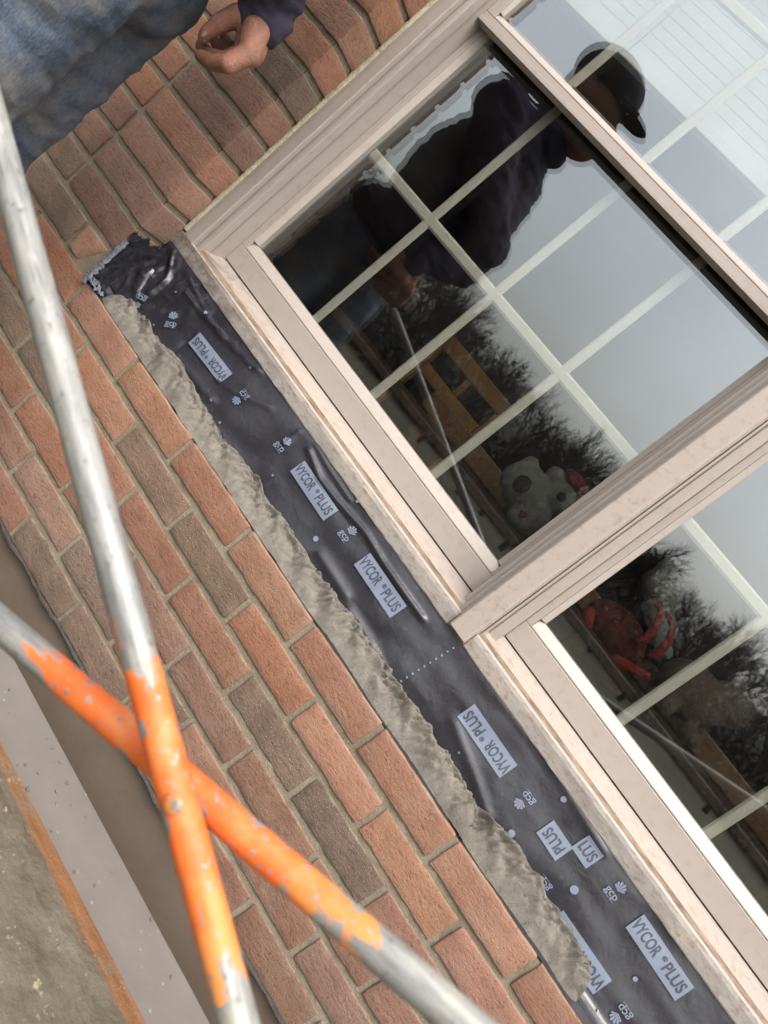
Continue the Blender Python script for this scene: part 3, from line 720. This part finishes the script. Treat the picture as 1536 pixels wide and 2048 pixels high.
# slatted honey wood chair deeper in the room
ch = thing('wooden_chair', 'honey coloured wooden chair standing in the room behind the left window', 'chair', (.38, .82, -.6))
def cb(n, *a): box(n, a[0] - .38, a[1] - .38, a[2] - .82, a[3] - .82, a[4] + .6, a[5] + .6, WOODO, ch, .004)
cb('back_rail', .23, .53, .80, .83, .475, .52); cb('back_rail', .262, .498, .802, .828, .385, .42)
for x in (.23, .50): cb('back_post', x, x + .03, .799, .831, -.6, .4745) if x == .23 else cb('back_post', x, x + .03, .799, .831, -.6, .4745)
cb('spindle', .372, .392, .805, .825, .4205, .4745); cb('seat', .22, .54, .50, .7985, -.14, -.11)
for x in (.24, .50): cb('leg', x, x + .03, .51, .54, -.6, -.1405)
def blob(name, parts, mat, parent, vox=.004, smooth=6):
    """union of ellipsoids (c, r) and tapered capsules (a, b, ra, rb) remeshed into one surface"""
    bm = bmesh.new()
    for p in parts:
        if len(p) == 2:
            c, r = p; r = (r, r, r) if isinstance(r, (int, float)) else r
            bmesh.ops.create_icosphere(bm, subdivisions=3, radius=1, matrix=Matrix.Translation(Vector(c)) @ Matrix.Diagonal((*r, 1)))
        else:
            a, b, ra, rb = Vector(p[0]), Vector(p[1]), p[2], p[3]; d = b - a
            q = d.to_track_quat('Z', 'Y').to_matrix().to_4x4()
            bmesh.ops.create_cone(bm, cap_ends=True, segments=20, radius1=ra, radius2=rb, depth=d.length, matrix=Matrix.Translation((a + b) / 2) @ q)
            for e, r in ((a, ra), (b, rb)): bmesh.ops.create_icosphere(bm, subdivisions=3, radius=r, matrix=Matrix.Translation(e))
    me = bpy.data.meshes.new(name); bm.to_mesh(me); bm.free(); o = bpy.data.objects.new(name, me); COL.objects.link(o)
    r = o.modifiers.new('r', 'REMESH'); r.mode = 'VOXEL'; r.voxel_size = vox
    if smooth: s = o.modifiers.new('s', 'SMOOTH'); s.iterations = smooth; s.factor = .5
    dg = bpy.context.evaluated_depsgraph_get(); m2 = bpy.data.meshes.new_from_object(o.evaluated_get(dg))
    bpy.data.objects.remove(o); bpy.data.meshes.remove(me); m2.name = name; m2.materials.clear(); m2.materials.append(mat)
    m2.polygons.foreach_set('use_smooth', [True] * len(m2.polygons))
    return link(bpy.data.objects.new(name, m2), parent)
dog = thing('plush_dog', 'white plush dog with dark eye patches slumped on the shelf behind the left window', 'plush toy', (.8, .42, .345))
def L_(c, o): return tuple(np.array(c) - np.array(o))
D0 = (.8, .42, .345)
blob('body', [(L_((.775, .37, .425), D0), (.062, .055, .058)), (L_((.82, .41, .40), D0), (.06, .07, .055)), (L_((.83, .36, .365), D0), (.030, .035, .022)), (L_((.745, .36, .465), D0), (.022, .02, .026)), (L_((.845, .40, .475), D0), (.045, .04, .04)), (L_((.80, .40, .50), D0), (.028, .02, .024))], PLUSH_W, dog, .005)
blob('eye_patch', [(L_((.778, .319, .425), D0), (.021, .009, .024))], PLUSH_K, dog, .003, 2)
blob('eye_patch', [(L_((.852, .362, .478), D0), (.013, .006, .012))], PLUSH_K, dog, .003, 2)
blob('ear', [(L_((.845, .40, .53), D0), (.045, .02, .018)), (L_((.885, .40, .50), D0), (.02, .02, .03))], PLUSH_P, dog, .004, 3)
blob('tongue', [(L_((.835, .322, .385), D0), (.012, .006, .008))], PLUSH_P, dog, .003, 2)
dog.scale = (.86, .86, .86)
crab = thing('red_plush_crab', 'red plush crab with two curved claws behind the right window', 'plush toy', (1.15, .42, .345))
C0 = (1.15, .42, .345)
blob('body', [(L_((1.12, .40, .375), C0), (.075, .06, .05))], plain('dark_red_plush', rgb(120, 34, 26), .9, 0, .3, 60, .004), crab, .005)
for dx in (0, .035):
    pts = [(1.105 + dx, .33, .475), (1.135 + dx, .325, .468), (1.152 + dx, .32, .445), (1.158 + dx, .32, .415), (1.150 + dx, .32, .392)]
    tube('claw', [L_(p, C0) for p in pts], [.004, .006, .008, .0095, .004], PLUSH_R, crab, 10)
for a, b in (((1.16, .33, .345), (1.215, .325, .375)), ((1.20, .33, .315), (1.24, .33, .33)), ((1.06, .33, .36), (1.085, .33, .34))):
    blob('leg', [(L_(a, C0), L_(b, C0), .014, .007)], PLUSH_R, crab, .004, 3)
for k, (n, lab, m, ps) in enumerate([
    ('white_plush_rabbit', 'pale plush rabbit lying behind the red crab in the right window', PLUSH_W, [((1.11, .5, .50), (.05, .05, .04)), ((1.16, .5, .46), (.045, .04, .03)), ((1.20, .47, .43), (.03, .025, .018)), ((1.08, .5, .54), (.02, .02, .035))]),
    ('tan_plush_bear', 'tan plush bear slumped right of the red crab behind the right window', PLUSH_B, [((1.30, .45, .42), (.075, .06, .055)), ((1.36, .47, .46), (.05, .045, .045)), ((1.285, .40, .365), (.022, .03, .022)), ((1.355, .40, .365), (.025, .03, .02)), ((1.385, .45, .505), (.017, .014, .017)), ((1.335, .45, .505), (.017, .014, .017))])]):
    o0 = (1.2 + k * .12, .46, .345); t = thing(n, lab, 'plush toy', o0)
    blob('body', [(L_(c, o0), r) for c, r in ps], m, t, .006)

# ---------------------------------------------------------------- scaffold planks below
def plank_mat():
    t = NT('grey_plank'); c = t.coord(False)
    n1 = t.noise(c, 7, 4); v = t.n('TexVoronoi'); v.inputs['Scale'].default_value = 45; t.l(c, v.inputs['Vector'])
    col = t.ramp(n1, [(.3, rgb(124, 117, 111)), (.7, rgb(138, 131, 124))])
    sp = t.math('MULTIPLY', t.rng(v.outputs['Distance'], .05, .16, .45, 0), t.rng(t.noise(c, 9, 2), .52, .6))
    return t.done(t.mix(sp, col, rgb(212, 208, 200)), .55, 0, t.bump(t.noise(c, 90, 4), .0006))
g1 = bp(40, 1310, z=-.45); g2 = bp(405, 2048, z=-.45); yg = (g1[1] + g2[1]) / 2
tag(box('scaffold_plank', -.6, 2.6, -.43, yg, -.49, -.45, plank_mat(), None, .003), 'smooth grey scaffold plank beside the foot of the brick wall', 'plank')
h1 = bp(10, 1515, z=-.405); h2 = bp(300, 2048, z=-.405); yh = (h1[1] + h2[1]) / 2
def board_mat():
    t = NT('mortared_board'); c = t.coord(False); x = t.n('SeparateXYZ'); t.l(c, x.inputs[0])
    n1 = t.noise(c, 11, 6, .65); n2 = t.noise(c, 70, 5, .7); n3 = t.noise(t.mapping(c, (1, 6, 1)), 6, 4)
    wood = t.ramp(t.noise(t.mapping(c, (1.5, 30, 30)), 5, 5), [(.3, rgb(122, 84, 56)), (.7, rgb(152, 108, 74))])
    mort = t.ramp(n1, [(.3, rgb(84, 76, 62)), (.5, rgb(112, 103, 88)), (.75, rgb(136, 127, 110))])
    mort = t.mix(t.rng(n3, .55, .7, 0, .55), mort, rgb(80, 62, 46))
    edge = t.math('ADD', x.outputs[1], t.math('MULTIPLY', t.math('SUBTRACT', n1, .5), .035))
    m = t.rng(edge, yh - .034, yh - .026)
    col = t.mix(m, mort, wood)
    col = t.mix(t.math('MULTIPLY', t.rng(t.noise(c, 16, 5, .7), .5, .62), .55), col, rgb(122, 112, 96))
    col = t.mix(t.math('MULTIPLY', t.rng(t.noise(c, 38, 4, .7), .62, .68), .6), col, rgb(196, 184, 150))
    return t.done(col, .9, 0, t.bump(t.math('ADD', n1, t.math('MULTIPLY', n2, .4)), .012, t_strength if False else .8), spec=.2)
t_strength = .8
n, m = 150, 40; Pn = np.zeros((n, m, 3))
for a in range(n):
    for b in range(m):
        x = .3 + 1.5 * a / (n - 1); y = yh - .36 + .36 * b / (m - 1); k = min(1, max(0, (yh - .02 - y) / .03))
        Pn[a, b] = (x, y, -.405 + k * (.005 + .010 * fbm(x * 9, y * 9, 2, 1, 4) + .004 * fbm(x * 50, y * 50, 2, 1, 3)))
BM = board_mat()
bd = thing('mortar_board', 'wooden board smeared with dried mortar with a bare orange edge beside the grey plank', 'board', (0, 0, 0))
grid_mesh('mortar_smear', Pn, BM, bd)
box('plank', .3, 1.8, yh - .36, yh + .001, -.447, -.4065, BM, bd, .003)

# ---------------------------------------------------------------- scaffold cross brace
def brace_mat(name, lo, hi, seed):
    """galvanised tube with orange paint between lo and hi along the tube (local z, metres)"""
    t = NT(name); c = t.coord(False); x = t.n('SeparateXYZ'); t.l(c, x.inputs[0])
    nm = t.n('Mapping'); nm.inputs['Location'].default_value = (seed, 0, 0); t.l(c, nm.inputs['Vector']); v = nm.outputs[0]
    n1 = t.noise(t.mapping(v, (1, 1, .25)), 55, 5, .6); n2 = t.noise(t.mapping(v, (1, 1, .12)), 120, 5, .7); n3 = t.noise(v, 30, 4)
    metal = t.ramp(n2, [(.3, rgb(120, 120, 118)), (.52, rgb(168, 167, 163)), (.75, rgb(200, 196, 184))])
    metal = t.mix(t.rng(n3, .58, .70, 0, .6), metal, rgb(206, 198, 176))
    metal = t.mix(t.math('MULTIPLY', t.rng(t.noise(v, 95, 5, .7), .58, .66), .6), metal, rgb(92, 84, 74))
    z = x.outputs[2]; w = t.math('MULTIPLY', t.math('SUBTRACT', n1, .5), .24)
    a = t.rng(t.math('ADD', z, w), lo - .006, lo + .006); b = t.rng(t.math('ADD', z, w), hi - .006, hi + .006, 1, 0)
    m = t.math('MULTIPLY', t.math('MULTIPLY', t.math('MULTIPLY', a, b), t.rng(n3, .56, .58, 1, 0)), t.rng(t.noise(v, 130, 4, .65), .61, .64, 1, 0))
    fade = t.rng(t.math('ADD', z, w), hi - .07, hi - .02)
    paint = t.ramp(t.noise(v, 34, 5, .65), [(.3, rgb(226, 98, 34, .64)), (.55, rgb(236, 118, 52, .64)), (.75, rgb(228, 144, 88, .64))])
    paint = t.mix(t.math('MULTIPLY', t.rng(t.noise(v, 130, 5, .7), .60, .68), .5), paint, rgb(150, 96, 60))
    paint = t.mix(t.math('MULTIPLY', fade, .55), paint, rgb(232, 172, 92))
    col = t.mix(m, metal, paint)
    return t.done(col, t.rng(m, 0, 1, .5, .55), t.rng(m, 0, 1, .35, 0), t.bump(n2, .0008, .5), spec=.4)
br = thing('cross_brace', 'pair of crossed galvanised scaffold brace tubes with worn orange paint at the pivot', 'scaffold brace', (0, 0, 0))
YB = -.752
def tube_brace(p0, p1, y0, y1, ext, piv, lo, hi, name, seed, D=.0248):
    a = bp(*p0, y=y0); b = bp(*p1, y=y1); a, b = Vector(a), Vector(b); d = (b - a).normalized()
    pv = Vector(bp(*piv, y=(y0 + y1) / 2)); s = (pv - a).dot(d); org = a + d * s
    q = d.to_track_quat('Z', 'Y'); o = bpy.data.objects.new(name, None)
    L0, L1 = -s - ext, (b - a).length - s + ext; n = 28; V = []; F = []; k = 40
    for i in range(k):
        z = L0 + (L1 - L0) * i / (k - 1)
        for j in range(n):
            an = 2 * math.pi * j / n; V.append((math.cos(an) * D / 2, math.sin(an) * D / 2, z))
    for i in range(k - 1):
        for j in range(n): F.append((i * n + j, i * n + (j + 1) % n, (i + 1) * n + (j + 1) % n, (i + 1) * n + j))
    F.append(tuple(range(n - 1, -1, -1))); F.append(tuple(range((k - 1) * n, k * n)))
    o = mesh('tube', V, F, brace_mat(name, lo, hi, seed), br, True); o.location = org; o.rotation_mode = 'QUATERNION'; o.rotation_quaternion = q
    return org, d
o1, d1 = tube_brace((110, 700), (478, 2047), YB - .012, YB - .012, .8, (343, 1538), -.078, .130, 'brace_front', 1.3)
o2, d2 = tube_brace((0, 1248), (930, 2048), YB + .0155, YB + .0155, 1.1, (343, 1538), -.115, .165, 'brace_back', 5.1)
rv = Vector(bp(346, 1609, y=YB - .026)); bm = bmesh.new()
bmesh.ops.create_uvsphere(bm, u_segments=20, v_segments=10, radius=1, matrix=Matrix.Translation(rv) @ Matrix.Rotation(math.radians(90), 4, 'X') @ Matrix.Diagonal((.0072, .0072, .0030, 1)))
me = bpy.data.meshes.new('rivet'); bm.to_mesh(me); bm.free(); me.materials.append(brace_mat('rivet_steel', -.078, .130, 3.7)); me.polygons.foreach_set('use_smooth', [True] * len(me.polygons)); link(bpy.data.objects.new('rivet', me), br)

# ---------------------------------------------------------------- worker beside the window
def denim():
    t = NT('dirty_denim'); c = t.coord(False)
    n1 = t.noise(c, 9, 5, .6, .4); n2 = t.noise(c, 28, 6, .65); wv = t.noise(t.mapping(c, (1, 1, .25)), 420, 3); n3 = t.noise(t.mapping(c, (1, 1, .3)), 14, 4)
    col = t.ramp(n3, [(.3, rgb(52, 62, 80)), (.5, rgb(70, 82, 101)), (.7, rgb(100, 110, 124))])
    col = t.mix(t.math('MULTIPLY', t.rng(n1, .42, .62), .8), col, rgb(118, 113, 105))
    col = t.mix(t.math('MULTIPLY', t.rng(n2, .56, .72), .5), col, rgb(108, 100, 92))
    col = t.mix(t.math('MULTIPLY', t.rng(wv, .35, .65), .3), col, rgb(138, 144, 152))
    return t.done(col, .95, 0, t.bump(t.math('ADD', t.math('MULTIPLY', n2, .8), t.math('MULTIPLY', wv, .2)), .005, .8), spec=.15)
def fabric(name, a, b):
    t = NT(name); c = t.coord(False); n = t.noise(c, 20, 5); w = t.noise(c, 700, 2); f = t.noise(t.mapping(c, (1, 1, .4)), 26, 3, .5, .8)
    return t.done(t.mix(t.math('MULTIPLY', w, .35), t.ramp(n, [(.3, a), (.7, b)]), rgb(92, 86, 104)), .95, 0, t.bump(t.math('ADD', f, t.math('MULTIPLY', w, .1)), .010, .8), spec=.1)
def skin():
    t = NT('weathered_skin'); c = t.coord(False); n1 = t.noise(c, 40, 5); n2 = t.noise(c, 160, 5, .65); n3 = t.noise(t.mapping(c, (1, 1, 1)), 380, 4)
    col = t.ramp(n1, [(.3, rgb(152, 102, 84)), (.7, rgb(186, 132, 110))])
    col = t.mix(t.math('MULTIPLY', t.rng(n2, .5, .68), .5), col, rgb(128, 92, 76))
    col = t.mix(t.math('MULTIPLY', t.rng(t.noise(c, 48, 5, .65), .5, .62), .5), col, rgb(132, 104, 90))
    wr_ = t.rng(t.noise(t.mapping(c, (1, 1, 2.5)), 130, 3, .5, 2.0), .47, .50)
    col = t.mix(t.math('MULTIPLY', t.math('MULTIPLY', wr_, t.math('SUBTRACT', 1.0, wr_)), 1.4), col, rgb(110, 74, 60))
    return t.done(col, .6, 0, t.bump(t.math('ADD', n2, t.math('MULTIPLY', n3, .6)), .0022, .8), spec=.25)
DEN, HOOD, SKIN = denim(), fabric('navy_fleece', rgb(58, 55, 68), rgb(76, 70, 84)), skin()
per = thing('person', 'worker in dirt-stained blue jeans and navy sweatshirt with a loosely curled hand beside the window', 'person', (-.05, -.35, -.45))
O = Vector((-.05, -.35, -.45))
def lp(x, y, z): return Vector((x, y, z)) - O
def hp(u, v, y): return Vector(bp(u, v, y=y)) - O
HY = -.258
nr, fr_ = -.435, -.265       # near and far leg
ELB, ELB2 = hp(590, -215, -.40), lp(.10, -.20, .80)
# bare body: head, neck, torso core, limbs, then the finely modelled hand joined into the same mesh
body = blob('body', [
    (lp(.065, -.35, 1.145), (.092, .074, .108)), (lp(.098, -.35, 1.080), (.062, .056, .06)), (lp(.160, -.35, 1.118), (.017, .013, .017)), (lp(.147, -.35, 1.143), (.012, .011, .03)), (lp(.150, -.35, 1.075), (.012, .022, .007)),
    (lp(.055, -.425, 1.12), (.018, .008, .028)), (lp(.055, -.275, 1.12), (.018, .008, .028)),
    (lp(.03, -.35, 1.06), lp(-.01, -.35, .93), .056, .062), (lp(-.035, -.35, .88), lp(-.08, -.35, .50), .08, .08),
    (lp(-.055, nr + .02, .43), lp(-.012, nr, .0), .05, .04), (lp(-.01, nr, .0), lp(-.05, nr, -.38), .046, .035), (lp(-.125, fr_, .43), lp(-.13, fr_, .0), .05, .04), (lp(-.11, fr_, .0), lp(-.14, fr_, -.38), .046, .035),
    (lp(-.02, -.53, .92), ELB, .045, .036), (ELB, hp(512, 30, HY), .034, .025),
    (lp(-.02, -.17, .92), ELB2, .045, .036), (ELB2, lp(.16, -.33, .735), .034, .026), (lp(.16, -.33, .735), lp(.157, -.345, .733), .03, .022)], SKIN, per, .009, 5)
def fg(*pts): return [(hp(*pts[i][:2], HY + pts[i][2]), hp(*pts[i + 1][:2], HY + pts[i + 1][2]), pts[i][3], pts[i + 1][3]) for i in range(len(pts) - 1)]
hand = []
hand += fg((528, 22, 0, .025), (508, 66, .002, .026), (500, 100, .004, .024))                 # wrist to palm
hand += fg((512, 60, .020, .024), (498, 104, .026, .019))
hand += fg((512, 62, -.018, .021), (497, 108, -.018, .0175))
hand += fg((505, 30, -.006, .020), (474, 32, -.020, .0168), (440, 46, -.026, .0138), (414, 66, -.022, .0108), (407, 75, -.020, .0088))        # thumb
hand += fg((496, 108, -.022, .0165), (456, 128, -.034, .0135), (424, 126, -.026, .0115), (401, 112, -.014, .0092))    # index
hand += fg((498, 104, .0, .0160), (452, 122, -.006, .0130), (420, 112, .004, .0112), (402, 91, .008, .0088))          # middle
hand += fg((500, 100, .020, .0150), (462, 112, .020, .0122), (440, 100, .028, .0108), (430, 82, .032, .0085))         # ring
hand += fg((502, 94, .038, .0135), (472, 100, .042, .0110), (455, 90, .046, .0095), (448, 76, .046, .0078))           # little
hnd = blob('hand', hand, SKIN, per, .0018, 5)
# nails
for u, v, y, m in ((409, 71, -.034, (.0052, .003, .0065)), (399, 100, -.006, (.004, .0028, .005))):
    pass
bm = bmesh.new(); bm.from_mesh(body.data); bm.from_mesh(hnd.data); bm.to_mesh(body.data); bm.free()
body.data.polygons.foreach_set('use_smooth', [True] * len(body.data.polygons)); bpy.data.objects.remove(hnd)
NAIL = plain('dusty_nail', rgb(150, 128, 112), .5, 0, .1, 200, .0004)
for u, v, dy, r in ((408, 68, -.0305, (.0046, .0022, .0062)), (400, 93, .0005, (.0038, .0020, .0050))):
    blob('fingernail', [(hp(u, v, HY + dy), r)], NAIL, per, .0009, 2)
def wrinkle(o, amp, sc, axis_stretch=(1, 1, 1), seed=0):
    me = o.data; me.calc_loop_triangles()
    nn = [Vector(v.normal) for v in me.vertices]
    for v, n_ in zip(me.vertices, nn):
        p = v.co; h = fbm(p.x * sc * axis_stretch[0] + seed, p.y * sc * axis_stretch[1], p.z * sc * axis_stretch[2], 1, 4)
        r = 1 - abs(fbm(p.x * sc * .8 + seed, p.y * sc * .8, p.z * sc * 2.0, 1, 2)) * 2.2
        v.co = p + n_ * amp * (h * .7 + max(0, r) * .6)
jeans = blob('jeans', [(lp(-.085, -.35, .46), (.120, .145, .10)), (lp(-.055, nr + .02, .43), lp(-.012, nr, .0), .098, .078), (lp(-.012, nr, .0), lp(-.045, nr, -.385), .076, .064),
                       (lp(-.13, fr_, .41), lp(-.135, fr_, .0), .096, .078), (lp(-.135, fr_, .0), lp(-.145, fr_, -.385), .076, .064)], DEN, per, .008, 5)
wrinkle(jeans, .008, 13, (1, 1, .8), 3)
hood = blob('sweatshirt', [(lp(-.02, -.35, .945), (.100, .205, .085)), (lp(-.035, -.35, .76), (.135, .170, .22)), (lp(-.075, -.35, .565), (.130, .158, .075)),
                           (lp(-.015, -.53, .93), ELB, .072, .060), (ELB, hp(548, -18, HY - .012), .056, .046), (hp(548, -18, HY - .012), hp(536, 22, HY), .046, .040), (hp(536, 22, HY), hp(522, 44, HY), .036, .034),
                           (lp(-.015, -.17, .93), ELB2, .070, .060), (ELB2, lp(.155, -.385, .730), .056, .046), (lp(.02, -.35, 1.01), (.085, .085, .05))], HOOD, per, .007, 4)
wrinkle(hood, .009, 18, (1, 1, 1.6), 9)
from mathutils.bvhtree import BVHTree
def stitch(name, obj, rows, mat, r):
    bv = BVHTree.FromPolygons([v.co for v in obj.data.vertices], [p.vertices[:] for p in obj.data.polygons]); P = []
    for o_, d_ in rows:
        h = bv.ray_cast(o_, d_)
        if h[0] is not None: P.append(h[0] + h[1] * r * .3)
    if len(P) > 2: tube(name, P, r, mat, per, 6)
SEAM = plain('worn_seam', rgb(128, 136, 148), .9, 0, .3, 150, .002)
stitch('side_seam', jeans, [(lp(-.03 - .02 * k / 30 + .03, -.9, .50 - .85 * k / 60), Vector((0, 1, 0))) for k in range(60)], SEAM, .0024)
stitch('pocket_edge', jeans, [(lp(.005 + .04 * k / 12, -.9, .40 + .004 * (k - 6) ** 2 / 6), Vector((0, 1, 0))) for k in range(12)], SEAM, .0018)
cap = blob('cap', [(lp(.060, -.35, 1.19), (.105, .088, .075)), (lp(.165, -.35, 1.168), (.070, .062, .008))], fabric('dark_cap_cloth', rgb(40, 38, 42), rgb(58, 54, 58)), per, .006, 4)
for x, y in ((-.05, nr), (-.14, fr_)):
    blob('boot', [(lp(x, y, -.385), lp(x, y, -.42), .055, .05), (lp(x - .03, y, -.418), lp(x + .115, y, -.420), .031, .029)], plain('boot_leather', rgb(86, 66, 48), .7, 0, .2, 30), per, .006, 3)
# the walkway plank he stands on
tag(box('scaffold_plank', -.9, .95, -.66, -.435, -.490, -.451, plank_mat(), None, .003), 'scaffold plank under the worker, farther from the wall', 'plank')

# ---------------------------------------------------------------- winter trees beyond the yard, seen mirrored in the panes
BARK = plain('grey_bark', rgb(66, 58, 50), .9, 0, .25, 6, .01)
def tree_variant(seed, h, dense):
    r = random.Random(seed); V = []; F = []
    def seg(a, b, ra, rb, n):
        d = (b - a).normalized(); u = d.orthogonal().normalized(); w = d.cross(u); k = len(V)
        for p, q in ((a, ra), (b, rb)):
            for j in range(n):
                t = 2 * math.pi * j / n; V.append(p + (u * math.cos(t) + w * math.sin(t)) * q)
        for j in range(n): F.append((k + j, k + (j + 1) % n, k + n + (j + 1) % n, k + n + j))
    def grow(p, d, L, rad, lev):
        q = p + d * L; seg(p, q, rad, rad * .72, 6 if lev < 2 else 3)
        if lev >= 5: return
        for k in range(dense if lev else dense + 1):
            ax = Vector((r.gauss(0, 1), r.gauss(0, 1), r.gauss(0, 1))).normalized()
            nd = (d + ax * r.uniform(.35, .8) + Vector((0, 0, .12))).normalized()
            grow(p + d * L * r.uniform(.55, 1), nd, L * r.uniform(.62, .82), rad * r.uniform(.45, .65), lev + 1)
    return grow, V, F
def make_tree(seed, h, dense):
    grow, V, F = tree_variant(seed, h, dense); grow(Vector((0, 0, 0)), Vector((random.uniform(-.08, .08), 0, 1)).normalized(), h * .32, h * .02, 0)
    nt = 6 * 2; me = bpy.data.meshes.new('crown'); me.from_pydata([tuple(v) for v in V[nt:]], [], [tuple(i - nt for i in f) for f in F[6:]]); me.materials.append(BARK)
    mt = bpy.data.meshes.new('trunk'); mt.from_pydata([tuple(v) for v in V[:nt]], [], F[:6]); mt.materials.append(BARK)
    return mt, me
TV = [make_tree(s, 6.5, 4) for s in range(4)]
k = 0
for az, dist, sc in [(-34, 30, .8), (-30, 26, .85), (-26, 32, 1.0), (-23.5, 27, .82), (-21, 33, 1.0), (-18.5, 28, .86), (-16, 34, 1.02), (-13.5, 27, .86), (-11, 30, 1.05), (-8, 27, 1.0), (-5, 33, 1.1), (-2, 29, .95), (2, 31, 1.0), (6, 28, .9), (10, 33, 1.05), (15, 29, .9)]:
    a = math.radians(az); x, y = CAM[0] + math.sin(a) * dist, -math.cos(a) * dist
    t = thing('bare_tree', 'leafless winter tree in the row beyond the yard, mirrored in the window panes', 'tree', (x, y, -1.72), 'bare trees mirrored in the window')
    mt, mc_ = TV[k % 4]; t.scale = (sc, sc, sc * random.uniform(.92, 1.05)); t.rotation_euler = (0, 0, random.uniform(0, 6))
    link(bpy.data.objects.new('trunk', mt), t); link(bpy.data.objects.new('crown', mc_), t); k += 1
# dense dark undergrowth and conifers behind the trees: one mass
Vh = []; Fh = []
for q in range(70000):
    a = math.radians(random.uniform(-62, 52)); d = random.uniform(33, 39); top = 4.9 + 1.2 * noise.noise(Vector((a * 9, 1, 1))) + .7 * noise.noise(Vector((a * 40, 1, 4)))
    z = -1.7 + (top + .2) * random.random() ** 1.25; x, y = CAM[0] + math.sin(a) * d, -math.cos(a) * d; s = random.uniform(.05, .15) + .10 * (z < 1.0); e = [Vector((random.gauss(0, 1), random.gauss(0, 1), random.gauss(0, 1))).normalized() * s for _ in range(3)]
    k0 = len(Vh); Vh += [(x + w.x, y + w.y, z + w.z) for w in e]; Fh.append((k0, k0 + 1, k0 + 2))
Ph = np.array([[(CAM[0] + math.sin(math.radians(b)) * (40 + 3 * r), -math.cos(math.radians(b)) * (40 + 3 * r), -1.75 + [0, 3.3, 4.3, 2][r] * (1 + .25 * noise.noise(Vector((b * .12, 1, r)))) * (r > 0)) for r in range(4)] for b in np.linspace(-85, 75, 120)])
struct(grid_mesh('hills', Ph, plain('winter_hillside', rgb(58, 54, 46), .95, 0, .3, .5)))
wd = mesh('far_thicket', Vh, Fh, plain('thicket_leaves', rgb(50, 48, 42), .9, 0, .3, 1)); tag(wd, 'dark winter thicket along the far side of the yard, mirrored in the panes', 'thicket'); wd['kind'] = 'stuff'

# ---------------------------------------------------------------- mortar crumbs on the planks and ledge
bm = bmesh.new(); r_ = random.Random(4)
def crumb(x, y, z, r):
    k = len(bm.verts); res = bmesh.ops.create_icosphere(bm, subdivisions=1, radius=r, matrix=Matrix.Translation((x, y, z)))
    for v in res['verts']: v.co = Vector((x, y, z)) + (v.co - Vector((x, y, z))) * r_.uniform(.6, 1.3) * 1.0; v.co.z = max(z - r * .3, z + (v.co.z - z) * .6)
for q in range(90): crumb(r_.uniform(.3, 1.8), r_.uniform(yh + .004, yg - .006), -.4485, r_.uniform(.0012, .0042))
for q in range(70): crumb(r_.uniform(.4, 1.7), yh - .03 - abs(r_.gauss(0, .12)), -.399, r_.uniform(.0012, .0040))
for q in range(60): crumb(r_.uniform(.1, 1.7), r_.uniform(.0015, .006), .0006, r_.uniform(.0008, .0022))
me = bpy.data.meshes.new('mortar_crumbs'); bm.to_mesh(me); bm.free(); me.materials.append(MORTAR_W)
oc = link(bpy.data.objects.new('mortar_crumbs', me)); tag(oc, 'scattered dry mortar crumbs lying on the planks and brick edge', 'crumbs'); oc['kind'] = 'stuff'
